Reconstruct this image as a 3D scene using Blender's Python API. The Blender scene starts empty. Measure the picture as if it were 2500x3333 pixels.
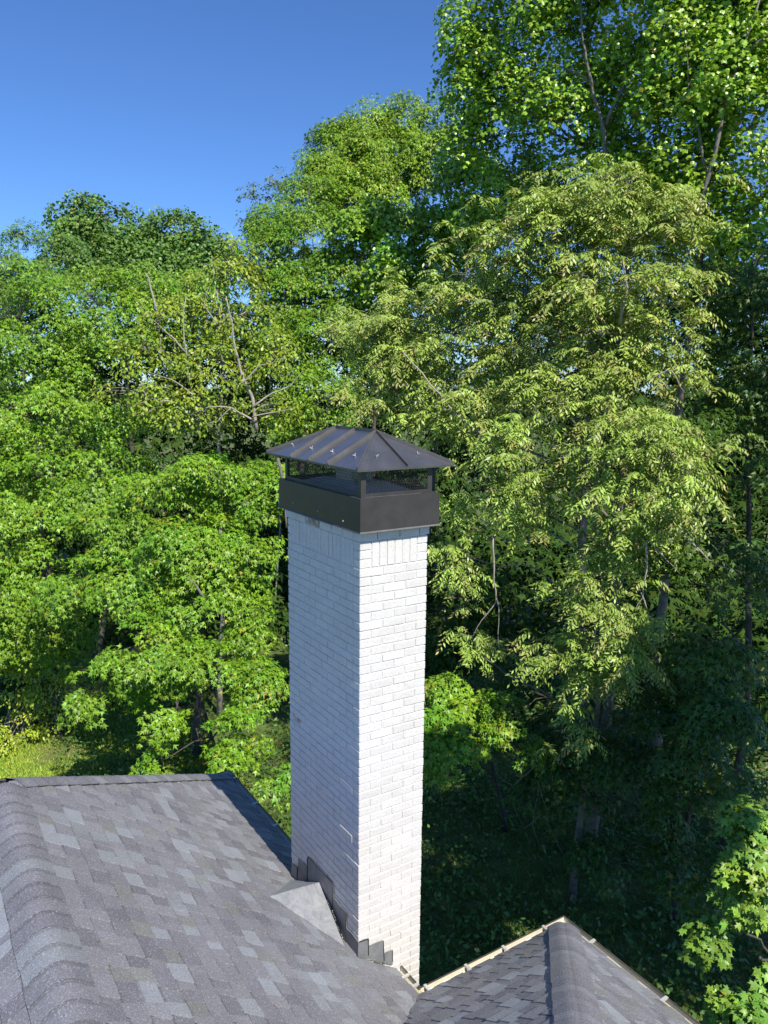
import bpy, bmesh, math, random
import numpy as np
from mathutils import Vector, Matrix

# ------------------------------------------------------------------ camera, light, exposure
GZ = 10.2                      # height of the camera above the lawn; fitted roof numbers below are relative to the lens
F, PITCH, YAW, ROLL = 2514.69, 0.1671, 0.5691, 0.0096
SUN_EL, SUN_DX = 48.4, -0.004
sc = bpy.context.scene
cp, sp = math.cos(PITCH), math.sin(PITCH)
FWD = np.array([math.sin(YAW)*cp, math.cos(YAW)*cp, -sp])
_r = np.array([math.cos(YAW), -math.sin(YAW), 0.0])
_u = np.cross(_r, FWD)
RGT = math.cos(ROLL)*_r + math.sin(ROLL)*_u
UPV = -math.sin(ROLL)*_r + math.cos(ROLL)*_u
CAM = np.array([0.0, 0.0, GZ])
cam = bpy.data.cameras.new("camera"); camo = bpy.data.objects.new("camera", cam)
sc.collection.objects.link(camo); sc.camera = camo
M = Matrix(((RGT[0], UPV[0], -FWD[0], 0), (RGT[1], UPV[1], -FWD[1], 0), (RGT[2], UPV[2], -FWD[2], GZ), (0, 0, 0, 1)))
camo.matrix_world = M
cam.sensor_fit = 'VERTICAL'; cam.sensor_height = 24.0; cam.lens = 24.0*F/3333.0
cam.clip_start = 0.05; cam.clip_end = 3000

w = bpy.data.worlds.new("World"); sc.world = w; w.use_nodes = True
nt = w.node_tree; nt.nodes.clear()
sky = nt.nodes.new('ShaderNodeTexSky'); sky.sky_type = 'NISHITA'; sky.sun_disc = False
sky.sun_elevation = math.radians(SUN_EL); sky.sun_rotation = math.radians(180)
sky.altitude = 800; sky.air_density = 1.0; sky.dust_density = 0.15; sky.ozone_density = 4.0
bg = nt.nodes.new('ShaderNodeBackground'); bg.inputs[1].default_value = 0.115
out = nt.nodes.new('ShaderNodeOutputWorld')
tint = nt.nodes.new('ShaderNodeMix'); tint.data_type = 'RGBA'; tint.blend_type = 'MULTIPLY'; tint.inputs[0].default_value = 1; tint.inputs[7].default_value = (.55, .78, 1.10, 1)
nt.links.new(sky.outputs[0], tint.inputs[6]); nt.links.new(tint.outputs[2], bg.inputs[0]); nt.links.new(bg.outputs[0], out.inputs[0])

sl = bpy.data.lights.new("sun", 'SUN'); sl.energy = 4.6; sl.angle = math.radians(0.5); sl.color = (1.0, 0.925, 0.80)
so = bpy.data.objects.new("sun", sl); sc.collection.objects.link(so)
SD = Vector((SUN_DX, 1.0, -math.tan(math.radians(SUN_EL)))).normalized()
so.rotation_euler = SD.to_track_quat('-Z', 'Y').to_euler(); so.location = (0, -20, 40)

vs = sc.view_settings; vs.view_transform = 'Standard'; vs.look = 'None'; vs.gamma = 1; vs.exposure = 0.38; vs.use_curve_mapping = False
sc.cycles.max_bounces = 7; sc.cycles.diffuse_bounces = 2; sc.cycles.transmission_bounces = 3; sc.cycles.glossy_bounces = 3
sc.cycles.sample_clamp_indirect = 6

# ------------------------------------------------------------------ helpers
rng = np.random.default_rng(7); R_ = random.Random(11)
def ray(px, py):               # pixel of the 2500x3333 photograph -> direction
    return FWD + (px-1250)/F*RGT - (py-1666.5)/F*UPV
def hitz(px, py, z):           # z relative to lens
    d = ray(px, py); return CAM + d*(z/d[2])
def hitx(px, py, x): d = ray(px, py); return CAM + d*(x/d[0])
def hity(px, py, y): d = ray(px, py); return CAM + d*(y/d[1])
def at(dx, dy, dist):          # display pixel (1659 wide) and horizontal distance
    d = ray(dx*1.50693, dy*1.50693); return CAM + d*(dist/math.hypot(d[0], d[1]))
def project(P):
    q = np.asarray(P, float)-CAM; d = q@FWD
    return np.stack([1250+F*(q@RGT)/d, 1666.5-F*(q@UPV)/d], -1), d

def link(o, parent=None):
    sc.collection.objects.link(o)
    if parent is not None: o.parent = parent
    return o
def mesh_obj(name, verts, faces, mat, parent=None, smooth=False, fcol=None):
    me = bpy.data.meshes.new(name); me.from_pydata([tuple(v) for v in verts], [], [tuple(f) for f in faces])
    if fcol is not None:
        a = me.attributes.new('Col', 'FLOAT_COLOR', 'FACE'); c = np.ones((len(faces), 4), np.float32); c[:, :3] = fcol
        a.data.foreach_set('color', c.ravel())
    if mat: me.materials.append(mat)
    if smooth: me.polygons.foreach_set('use_smooth', [True]*len(me.polygons))
    me.update(); o = bpy.data.objects.new(name, me); return link(o, parent)
def fast_mesh(name, V, T, mat, parent=None, fcol=None, smooth=False):
    """V (n,3), T (m,k) with constant k"""
    me = bpy.data.meshes.new(name); n, (m, k) = len(V), T.shape
    me.vertices.add(n); me.vertices.foreach_set('co', np.ascontiguousarray(V, np.float32).ravel())
    me.loops.add(m*k); me.loops.foreach_set('vertex_index', np.ascontiguousarray(T, np.int32).ravel())
    me.polygons.add(m); me.polygons.foreach_set('loop_start', np.arange(0, m*k, k, dtype=np.int32))
    if fcol is not None:
        a = me.attributes.new('Col', 'FLOAT_COLOR', 'FACE'); c = np.ones((m, 4), np.float32); c[:, :3] = fcol
        a.data.foreach_set('color', c.ravel())
    if mat: me.materials.append(mat)
    me.update(calc_edges=True)
    if smooth: me.polygons.foreach_set('use_smooth', np.ones(m, bool))
    o = bpy.data.objects.new(name, me); return link(o, parent)
def empty(name, loc, label, cat, group=None):
    o = bpy.data.objects.new(name, None); o.location = loc; o.empty_display_size = .3
    link(o); o['label'] = label; o['category'] = cat
    if group: o['group'] = group
    return o
def child(o, parent):          # keep world-space mesh coordinates under a moved parent
    o.parent = parent; o.matrix_parent_inverse = Matrix.Translation(parent.location).inverted(); return o
class MB:
    def __init__(s): s.v = []; s.f = []; s.c = []
    def poly(s, pts, col=None):
        i = len(s.v); s.v += [tuple(p) for p in pts]; s.f.append(tuple(range(i, i+len(pts)))); s.c.append(col or (1, 1, 1))
    def prism(s, bot, top, col=None):
        i = len(s.v); n = len(bot); s.v += [tuple(p) for p in bot]+[tuple(p) for p in top]
        fs = [tuple(i+n+k for k in range(n)), tuple(i+k for k in reversed(range(n)))]
        fs += [(i+k, i+(k+1) % n, i+n+(k+1) % n, i+n+k) for k in range(n)]
        s.f += fs; s.c += [col or (1, 1, 1)]*len(fs)
    def box(s, a, b, col=None):
        (x0, y0, z0), (x1, y1, z1) = a, b
        s.prism([(x0, y0, z0), (x1, y0, z0), (x1, y1, z0), (x0, y1, z0)], [(x0, y0, z1), (x1, y0, z1), (x1, y1, z1), (x0, y1, z1)], col)
    def add(s, V, Fs, col=None):
        i = len(s.v); s.v += [tuple(p) for p in V]; s.f += [tuple(i+k for k in f) for f in Fs]; s.c += [col or (1, 1, 1)]*len(Fs)
    def tube(s, pts, rad, n=6, cap=True, col=None):
        pts = [np.asarray(p, float) for p in pts]; i0 = len(s.v); pr = None
        for k, p in enumerate(pts):
            d = pts[min(k+1, len(pts)-1)]-pts[max(k-1, 0)]; d = d/(np.linalg.norm(d)+1e-9)
            a = np.cross(d, (0.31, 0.17, 0.93)) if pr is None else pr-d*(pr@d)
            if np.linalg.norm(a) < 1e-4: a = np.cross(d, (1, 0, 0))
            a /= np.linalg.norm(a); pr = a; b = np.cross(d, a)
            r = rad[k] if hasattr(rad, '__len__') else rad
            for q in range(n):
                t = 2*math.pi*q/n; s.v.append(tuple(p+r*(math.cos(t)*a+math.sin(t)*b)))
        nf = 0
        for k in range(len(pts)-1):
            for q in range(n):
                A = i0+k*n+q; B = i0+k*n+(q+1) % n; s.f.append((A, B, B+n, A+n)); nf += 1
        if cap:
            s.f.append(tuple(i0+q for q in reversed(range(n)))); s.f.append(tuple(i0+(len(pts)-1)*n+q for q in range(n))); nf += 2
        s.c += [col or (1, 1, 1)]*nf
    def build(s, name, mat, parent=None, smooth=False):
        o = mesh_obj(name, s.v, s.f, mat, None, smooth, s.c)
        if parent is not None: child(o, parent)
        return o

# ------------------------------------------------------------------ materials
def mat(name):
    m = bpy.data.materials.new(name); m.use_nodes = True; n = m.node_tree; b = n.nodes['Principled BSDF']; return m, n, b
def noise(n, scale, detail=4, rough=.6, coord='Object', dist=0):
    t = n.nodes.new('ShaderNodeTexNoise'); t.inputs['Scale'].default_value = scale; t.inputs['Detail'].default_value = detail
    t.inputs['Roughness'].default_value = rough; t.inputs['Distortion'].default_value = dist
    g = n.nodes.new('ShaderNodeNewGeometry') if coord == 'World' else n.nodes.new('ShaderNodeTexCoord')
    n.links.new(g.outputs['Position' if coord == 'World' else coord], t.inputs['Vector']); return t
def ramp(n, src, stops):
    r = n.nodes.new('ShaderNodeValToRGB'); e = r.color_ramp.elements
    while len(e) < len(stops): e.new(.5)
    for k, (p, c) in enumerate(stops): e[k].position = p; e[k].color = (*c, 1) if len(c) == 3 else c
    n.links.new(src, r.inputs[0]); return r
def mixc(n, a, b, f, mode='MIX'):
    m = n.nodes.new('ShaderNodeMix'); m.data_type = 'RGBA'; m.blend_type = mode
    for s, v in ((m.inputs[6], a), (m.inputs[7], b), (m.inputs[0], f)):
        if hasattr(v, 'is_linked') or hasattr(v, 'links'): n.links.new(v, s)
        else: s.default_value = v if not isinstance(v, tuple) else (*v, 1)
    return m.outputs[2]
def bump(n, b, h, s=.3, d=.01):
    k = n.nodes.new('ShaderNodeBump'); k.inputs['Strength'].default_value = s; k.inputs['Distance'].default_value = d
    n.links.new(h, k.inputs['Height']); n.links.new(k.outputs[0], b.inputs['Normal'])
def attr(n, name='Col'):
    a = n.nodes.new('ShaderNodeAttribute'); a.attribute_name = name; return a.outputs['Color']

def paint_mat(name, base, dark, tan=None):
    m, n, b = mat(name)
    t = noise(n, 60, 6, .7, 'World'); t2 = noise(n, 5, 3, .5, 'World')
    oi = n.nodes.new('ShaderNodeObjectInfo')
    c = ramp(n, t.outputs[0], [(.38, dark), (.52, base)]).outputs[0]
    c2 = ramp(n, t2.outputs[0], [(.3, (.93, .92, .9)), (.7, (1, 1, 1))]).outputs[0]
    c = mixc(n, c, c2, 1.0, 'MULTIPLY')
    r3 = ramp(n, oi.outputs['Random'], [(0, (.95, .95, .95)), (1, (1, 1, 1))]).outputs[0]
    c = mixc(n, c, r3, 1.0, 'MULTIPLY')
    n.links.new(c, b.inputs['Base Color']); b.inputs['Roughness'].default_value = .55; b.inputs['Specular IOR Level'].default_value = .4
    tb = noise(n, 130, 5, .75, 'World'); bump(n, b, tb.outputs[0], .5, .004); return m
M_brick = paint_mat('painted_brick', (.755, .745, .73), (.64, .63, .615))
M_mort = paint_mat('painted_mortar', (.755, .745, .73), (.66, .65, .63))
def bare_brick():
    m, n, b = mat('bare_patch_brick'); t = noise(n, 14, 5, .6, 'World', .6)
    c = ramp(n, t.outputs[0], [(.35, (.33, .22, .15)), (.5, (.42, .38, .33)), (.62, (.66, .66, .64))]).outputs[0]
    n.links.new(c, b.inputs['Base Color']); b.inputs['Roughness'].default_value = .9; bump(n, b, t.outputs[0], .5, .004); return m
M_bare = bare_brick()

def metal(name, col, rough=.35, spec=.5, metallic=0.0, var=.15, coat=0):
    m, n, b = mat(name); t = noise(n, 7, 5, .6, 'World', .5)
    lo = tuple(c*(1-var) for c in col); hi = tuple(min(1, c*(1+var)) for c in col)
    n.links.new(ramp(n, t.outputs[0], [(.35, lo), (.65, hi)]).outputs[0], b.inputs['Base Color'])
    r = ramp(n, noise(n, 11, 5, .7, 'World').outputs[0], [(.3, (rough*.8,)*3), (.7, (rough*1.25,)*3)])
    n.links.new(r.outputs[0], b.inputs['Roughness']); b.inputs['Specular IOR Level'].default_value = spec
    b.inputs['Metallic'].default_value = metallic; b.inputs['Coat Weight'].default_value = coat; return m
M_cap = metal('black_coated_steel', (.048, .046, .047), .36, .5)
M_lid = metal('lid_black_coated_steel', (.072, .073, .080), .24, 1.0, 0, .14)
M_seam_lit = metal('lit_seam_steel', (.11, .108, .105), .38, .7)  # paler than the lid: light caught along the seam edges is painted in
M_edge_lit = metal('lit_hem_steel', (.13, .125, .12), .4, .6)  # skirt steel made paler, with the sun on the near hem put into its colour
M_clip = metal('bright_screw', (.6, .59, .57), .5, .5, .5)
M_mesh = metal('mesh_steel', (.03, .033, .036), .45, .5)
M_flash = metal('flashing_metal', (.19, .20, .215), .48, .5, 0, .22)
M_cut = metal('flashing_edge_sealant', (.012, .012, .014), .6, .3)
M_gut = metal('gutter_cream_enamel', (.70, .67, .53), .45, .5, 0, .05)
M_lip = metal('gutter_outer_lip_brown', (.085, .075, .06), .5, .4, 0, .2)
M_brkt = metal('dull_screw', (.4, .4, .38), .8, .2, 0)
M_brk = metal('hanger_aluminium', (.62, .61, .58), .4, .5, .3)
M_seal = metal('sealant_yellow', (.55, .50, .26), .6, .4, 0, .25)

def saddle_mat():
    m, n, b = mat('saddle_grey_sheet'); t = noise(n, 9, 7, .72, 'World', 1.6)
    c = ramp(n, t.outputs[0], [(.3, (.20, .215, .235)), (.5, (.285, .30, .325)), (.72, (.38, .395, .415))]).outputs[0]
    n.links.new(c, b.inputs['Base Color']); b.inputs['Roughness'].default_value = .5; bump(n, b, noise(n, 3, 2, .5, 'World').outputs[0], .3, .02); return m
M_saddle = saddle_mat()
def crown_mat():
    m, n, b = mat('mortar_crown'); t = noise(n, 9, 6, .65, 'World')
    n.links.new(ramp(n, t.outputs[0], [(.3, (.74, .75, .75)), (.7, (.84, .84, .82))]).outputs[0], b.inputs['Base Color']); b.inputs['Roughness'].default_value = .9; return m
M_crown = crown_mat()
M_flue = metal('clay_flue', (.80, .78, .68), .8, .2, 0, .12)

def shingle_mat():
    m, n, b = mat('asphalt_granules'); col = attr(n)
    g = noise(n, 210, 3, .8, 'World'); g2 = noise(n, 95, 4, .8, 'World'); g3 = noise(n, 2.2, 4, .6, 'World')
    c = mixc(n, col, ramp(n, g.outputs[0], [(.36, (.42, .41, .43)), (.54, (1, 1, 1)), (.66, (1.0, 1.0, 1.0))]).outputs[0], 1.0, 'MULTIPLY')
    sp_ = ramp(n, g2.outputs[0], [(.55, (0, 0, 0)), (.68, (1, 1, 1))]).outputs[0]
    c = mixc(n, c, (.55, .56, .58), sp_)
    c = mixc(n, c, ramp(n, g3.outputs[0], [(.3, (.86, .84, .82)), (.7, (1.0, 1.0, 1.0))]).outputs[0], 1.0, 'MULTIPLY')
    n.links.new(c, b.inputs['Base Color']); b.inputs['Roughness'].default_value = .88; b.inputs['Specular IOR Level'].default_value = .35
    bump(n, b, g2.outputs[0], .6, .003); return m
M_sh = shingle_mat()
def plain(name, col, rough=.8):
    m, n, b = mat(name); t = noise(n, 3, 4, .6, 'World')
    n.links.new(ramp(n, t.outputs[0], [(.3, tuple(c*.85 for c in col)), (.7, col)]).outputs[0], b.inputs['Base Color']); b.inputs['Roughness'].default_value = rough; return m
M_deck = plain('roof_deck_felt', (.03, .03, .03)); M_wall = plain('white_wall_paint', (.75, .74, .72)); M_fascia = plain('fascia_cream', (.6, .57, .46), .5)

def leaf_mat(name, trans=.10, rough=.42, spec=.42, tcol=(1.4, 1.4, .3)):
    m = bpy.data.materials.new(name); m.use_nodes = True; n = m.node_tree; b = n.nodes['Principled BSDF']; o = n.nodes['Material Output']
    c = attr(n); n.links.new(c, b.inputs['Base Color']); b.inputs['Roughness'].default_value = rough; b.inputs['Specular IOR Level'].default_value = spec
    t = n.nodes.new('ShaderNodeBsdfTranslucent'); n.links.new(mixc(n, c, tcol, 1.0, 'MULTIPLY'), t.inputs[0])
    mx = n.nodes.new('ShaderNodeMixShader'); mx.inputs[0].default_value = trans
    n.links.new(b.outputs[0], mx.inputs[1]); n.links.new(t.outputs[0], mx.inputs[2]); n.links.new(mx.outputs[0], o.inputs[0]); return m
M_matt = leaf_mat('distant_leaf', .1, .8, .1); M_leaf = leaf_mat('leaf'); M_gloss = leaf_mat('glossy_leaf', .15, .36, .6)
def bark_mat(name, a, c_):
    m, n, b = mat(name); t = noise(n, 6, 6, .7, 'World', .8); tt = noise(n, 25, 4, .7, 'World')
    n.links.new(ramp(n, t.outputs[0], [(.3, a), (.7, c_)]).outputs[0], b.inputs['Base Color']); b.inputs['Roughness'].default_value = .9; bump(n, b, tt.outputs[0], .6, .02); return m
M_bark = bark_mat('grey_bark', (.11, .095, .08), (.27, .25, .22)); M_barkp = bark_mat('pale_bark', (.26, .22, .18), (.5, .46, .41)); M_barkd = bark_mat('dark_bark', (.05, .045, .04), (.13, .115, .1))
def ground_mat():
    m, n, b = mat('soil_and_turf'); t = noise(n, .9, 6, .65, 'World'); t2 = noise(n, 14, 5, .7, 'World')
    c = ramp(n, t.outputs[0], [(.35, (.045, .085, .018)), (.5, (.13, .20, .035)), (.70, (.24, .20, .08))]).outputs[0]
    c = mixc(n, c, ramp(n, t2.outputs[0], [(.3, (.5, .5, .5)), (.7, (1, 1, 1))]).outputs[0], 1.0, 'MULTIPLY')
    n.links.new(c, b.inputs['Base Color']); b.inputs['Roughness'].default_value = .95; return m
M_ground = ground_mat()

# ------------------------------------------------------------------ ground
gN = 60
xs = np.concatenate([np.linspace(-600, -45, 8), np.linspace(-40, 60, gN), np.linspace(70, 700, 8)]); ys = np.concatenate([np.linspace(-300, -20, 6), np.linspace(-15, 85, gN), np.linspace(95, 800, 8)])
def gz(x, y): return .12*math.sin(x*.35+1)*math.cos(y*.3) + .05*math.sin(x*1.3+y*.9)
gv = [(x, y, gz(x, y)) for y in ys for x in xs]; nx = len(xs)
gf = [(j*nx+i, j*nx+i+1, (j+1)*nx+i+1, (j+1)*nx+i) for j in range(len(ys)-1) for i in range(nx-1)]
g_ = mesh_obj('ground', gv, gf, M_ground, None, True); g_['kind'] = 'structure'

# ------------------------------------------------------------------ house: roof geometry
SL = .73; TH = math.atan(SL); CT, ST = math.cos(TH), math.sin(TH)
ZE = GZ-4.77; XE, YN, XW, YS, XL = 3.145, 8.455, 4.735, 4.345, -2.197; YB = -6.0
house = empty('house', (.5, 1, 0), 'house under a grey asphalt shingle hip roof, its valley and hips in the foreground', 'house')
def slope(O, eu, es):          # O eave origin; eu along the eave; es horizontal unit up-slope
    O = np.array(O, float); eu = np.array(eu, float); e = np.array([es[0]*CT, es[1]*CT, ST]); n = np.array([-es[0]*ST, -es[1]*ST, CT])
    return O, eu, e, n
def clip(poly, a, b):          # keep left of a->b
    o = []; ax, ay = a; bx, by = b
    f = lambda p: (bx-ax)*(p[1]-ay)-(by-ay)*(p[0]-ax)
    for i in range(len(poly)):
        p, q = poly[i], poly[(i+1) % len(poly)]; fp, fq = f(p), f(q)
        if fp >= 0: o.append(p)
        if (fp > 0 > fq) or (fp < 0 < fq): t = fp/(fp-fq); o.append((p[0]+t*(q[0]-p[0]), p[1]+t*(q[1]-p[1])))
    return o
slopes = [  # frame, polygon in (u, plan distance from eave), counter-clockwise, visible?
    (slope((XE, 0, ZE), (0, 1, 0), (-1, 0)), [(YS, 0), (YN, 0), (YN-2.671, 2.671), (YS-2.671, 2.671)], 'e'),
    (slope((XL, 0, ZE), (0, -1, 0), (1, 0)), [(-YN, 0), (-YB, 0), (-YB, 3.466), (-.879, 3.466), (-1.674, 2.671), (-YN+2.671, 2.671)], 'W'),
    (slope((0, YN, ZE), (-1, 0, 0), (0, -1)), [(-XE, 0), (-XL, 0), (-.474, 2.671)], 'n'),
    (slope((0, YS, ZE), (-1, 0, 0), (0, -1)), [(-XW, 0), (-XE, 0), (-.474, 2.671), (-1.269, 3.466)], 's'),
    (slope((XW, 0, ZE), (0, 1, 0), (-1, 0)), [(YB, 0), (YS, 0), (.879, 3.466), (YB, 3.466)], 'x')]
WF = slope((XL, 0, ZE), (0, -1, 0), (1, 0))
shingled = [q for q in slopes if q[2] != 'W']+[(WF, [(-YN, 0), (-1.674, 0), (-1.674, 2.671), (-YN+2.671, 2.671)], 'w'), (WF, [(-1.674, 0), (-YB, 0), (-YB, 3.466), (-.879, 3.466), (-1.674, 2.671)], 'w')]
roof = MB()
for (O, eu, es, n), pl, k in slopes:
    P = [O+eu*u+es*(t/CT) for u, t in pl]
    roof.prism([p-n*.12 for p in P], [p-n*.032 for p in P])
roof_o = roof.build('roof', M_deck, house)
TONES = [((.255, .250, .262), 8), ((.280, .272, .284), 6), ((.225, .218, .234), 4), ((.345, .360, .375), 2.4), ((.315, .325, .332), 3), ((.262, .262, .238), 1.5), ((.200, .192, .210), 1.0)]
tw = np.array([t[1] for t in TONES]); tw = tw/tw.sum()
EXPO = .143; pieces = []
INSET = [(1, 2), (1, 2), (2, 3), (1, 2), (2, 3), (2, 3)]
for (((O, eu, es, n), pl, k), ins) in zip(shingled, INSET):
    sp_poly = [(u, t/CT) for u, t in pl]; smax = max(s for u, s in sp_poly); u0 = min(u for u, s in sp_poly); u1 = max(u for u, s in sp_poly)
    r = 0
    while r*EXPO < smax:
        s0 = r*EXPO; s1 = s0+EXPO+.004; u = u0-rng.uniform(0, .3); tab = rng.random() < .5
        while u < u1:
            wd = rng.uniform(.08, .20) if tab else rng.uniform(.09, .17)
            if rng.random() < .25: wd *= .6
            q = [(u, s0-(.012 if r == 0 else 0)), (u+wd-.0015, s0-(.012 if r == 0 else 0)), (u+wd-.0015, s1), (u, s1)]
            if tab: q[2] = (q[2][0]-.012, s1); q[3] = (q[3][0]+.012, s1)
            q2 = q
            for i in range(len(sp_poly)):
                if r == 0 and abs(sp_poly[i][1]) < 1e-9 and abs(sp_poly[(i+1) % len(sp_poly)][1]) < 1e-9: continue
                a_, b_ = sp_poly[i], sp_poly[(i+1) % len(sp_poly)]
                if i in ins:
                    L_ = math.hypot(b_[0]-a_[0], b_[1]-a_[1]); o_ = (-(b_[1]-a_[1])/L_*.05, (b_[0]-a_[0])/L_*.05); a_ = (a_[0]+o_[0], a_[1]+o_[1]); b_ = (b_[0]+o_[0], b_[1]+o_[1])
                q2 = clip(q2, a_, b_)
                if len(q2) < 3: break
            if len(q2) >= 3:
                h0 = (.0135 if tab else .006)+rng.uniform(-.001, .0015)
                if k == 's': h0 += rng.uniform(0, .004)
                hh = lambda s: h0*(1-(s-s0)/(EXPO+.03))+.0005
                bot = [O+eu*a+es*b-n*.002 for a, b in q2]; top = [O+eu*a+es*b+n*hh(b) for a, b in q2]
                t = np.array(TONES[rng.choice(len(TONES), p=tw)][0])*rng.uniform(.94, 1.06)*np.array([.975, 1.02, 1.09])
                if tab: t = t*1.04
                xy, d = project(np.array(top))
                A = 0
                if (d > .3).all() and k in 'esxw':
                    x_, y_ = xy[:, 0], xy[:, 1]; A = .5*abs(np.dot(x_, np.roll(y_, 1))-np.dot(y_, np.roll(x_, 1)))
                    if x_.max() < 0 or x_.min() > 2500 or y_.min() > 3333 or y_.max() < 0: A = 0
                    if k == 'w' and y_.min() < 2900: A = 0
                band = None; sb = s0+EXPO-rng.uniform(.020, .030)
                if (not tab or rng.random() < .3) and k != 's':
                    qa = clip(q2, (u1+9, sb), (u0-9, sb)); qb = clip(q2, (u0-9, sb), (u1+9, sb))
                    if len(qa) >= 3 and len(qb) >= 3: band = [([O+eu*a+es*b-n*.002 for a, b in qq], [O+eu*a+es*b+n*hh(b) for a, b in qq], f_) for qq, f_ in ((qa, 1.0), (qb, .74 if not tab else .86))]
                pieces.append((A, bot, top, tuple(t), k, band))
            u += wd; tab = not tab
        r += 1
pieces.sort(key=lambda p: -p[0])
rest = MB()
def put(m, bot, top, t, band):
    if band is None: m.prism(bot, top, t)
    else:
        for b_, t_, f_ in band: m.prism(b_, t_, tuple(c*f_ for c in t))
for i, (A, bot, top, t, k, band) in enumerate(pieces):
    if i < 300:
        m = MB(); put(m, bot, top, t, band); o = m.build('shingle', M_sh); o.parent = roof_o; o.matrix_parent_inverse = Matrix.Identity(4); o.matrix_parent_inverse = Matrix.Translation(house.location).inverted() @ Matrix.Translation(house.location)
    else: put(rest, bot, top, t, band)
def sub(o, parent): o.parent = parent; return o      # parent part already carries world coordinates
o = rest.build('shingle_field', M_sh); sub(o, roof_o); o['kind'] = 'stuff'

# caps along ridges and hips
def caps(A, B, nA, nB, name, start=0.0, half=.15, lift=.018, crest=.56):
    """A->B crest line; nA/nB: direction down each side (unit vectors in the two slopes)"""
    A = np.array(A, float); B = np.array(B, float); d = B-A; L = np.linalg.norm(d); d /= L; up = -(nA+nB); up = up-d*(up@d); up /= np.linalg.norm(up)
    up = up if up[2] > 0 else -up
    cnt = int(L/EXPO)+1; res = []
    for i in range(cnt):
        if i*EXPO > L-.12: break
        s0 = i*EXPO; s1 = min(s0+EXPO*1.15, L+.05); t = np.array(TONES[rng.choice([0, 0, 1, 2, 4])][0])*np.array([.975, 1.02, 1.09])*rng.uniform(.93, 1.05)*.98
        prof = []; m = MB(); wj = 1+rng.uniform(-.025, .025)
        for x in np.linspace(-1, 1, 15):
            side = nA if x < 0 else nB; a = abs(x)*half*wj; rr = .55; drop = 0
            # rounded crest: the straight sides meet in an arc over +-rr of the half width
            if abs(x) < rr: drop = (rr-abs(x))**2/(2*rr)*half*crest
            prof.append(side*a-up*drop)
        n_ = len(prof); V = []
        rows = ((s0, lift+.0045), (s0+EXPO*.80, lift+.0005), (s1, lift-.0015))
        for s, h in rows: V += [A+d*s+p+up*h for p in prof]
        for s, h in rows: V += [A+d*s+p+up*(h-.0055) for p in prof]
        Fs = []; cs = []
        for r_ in range(2):
            for k in range(n_-1):
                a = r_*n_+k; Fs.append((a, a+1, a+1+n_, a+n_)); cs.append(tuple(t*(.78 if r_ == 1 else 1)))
        b0 = 3*n_
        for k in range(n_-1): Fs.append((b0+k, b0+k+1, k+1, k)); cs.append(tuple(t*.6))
        for k in (0, n_-1):
            for r_ in range(2):
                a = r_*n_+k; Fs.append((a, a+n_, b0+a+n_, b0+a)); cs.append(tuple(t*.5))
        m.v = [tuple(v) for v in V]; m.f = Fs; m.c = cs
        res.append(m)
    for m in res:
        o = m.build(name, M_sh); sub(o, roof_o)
def dn(v): v = np.array(v, float); return v/np.linalg.norm(v)
dE, dW, dN = dn((1, 0, -SL)), dn((-1, 0, -SL)), dn((0, 1, -SL))
ZR = ZE+SL*2.671
def perp(side, d):             # direction in slope plane perpendicular to the hip line
    d = dn(d); v = side-d*(side@d); return dn(v)
hp = np.array([1, 1, -SL]); 
# north-east hip, from the eave corner up
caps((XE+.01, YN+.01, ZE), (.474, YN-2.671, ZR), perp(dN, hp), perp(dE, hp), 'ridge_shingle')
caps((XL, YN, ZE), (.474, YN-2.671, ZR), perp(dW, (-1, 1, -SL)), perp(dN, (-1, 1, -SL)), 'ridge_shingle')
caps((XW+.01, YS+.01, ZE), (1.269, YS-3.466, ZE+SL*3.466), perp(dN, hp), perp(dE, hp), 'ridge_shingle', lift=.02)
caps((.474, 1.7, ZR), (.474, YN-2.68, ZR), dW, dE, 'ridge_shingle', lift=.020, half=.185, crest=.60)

# walls, soffit, fascia under the eaves
for (x0, y0, x1, y1) in ((XL+.35, YB, XE-.42, YN-.35), (XE-.42+.003, YB, XW-.35, YS-.35)):
    m = MB(); m.box((x0, y0, -.3), (x1, y1, ZE-.16)); m.build('wall', M_wall, house)
m = MB()
m.box((XL+.03, YB, ZE-.155), (XE-.03, YN-.03, ZE-.135)); m.box((XE-.027, YB, ZE-.155), (XW-.03, YS-.03, ZE-.135)); m.build('soffit', M_fascia, house)
m = MB()
m.box((XE-.03, YS+.003, ZE-.16), (XE-.006, YN-.006, ZE-.012)); m.box((XE-.003, YS-.03, ZE-.16), (XW-.033, YS-.006, ZE-.012)); m.box((XW-.03, YB, ZE-.16), (XW-.006, YS-.006, ZE-.012)); m.box((XL, YN-.03, ZE-.16), (XE-.033, YN-.006, ZE-.012))
m.build('fascia', M_fascia, house)

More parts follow.
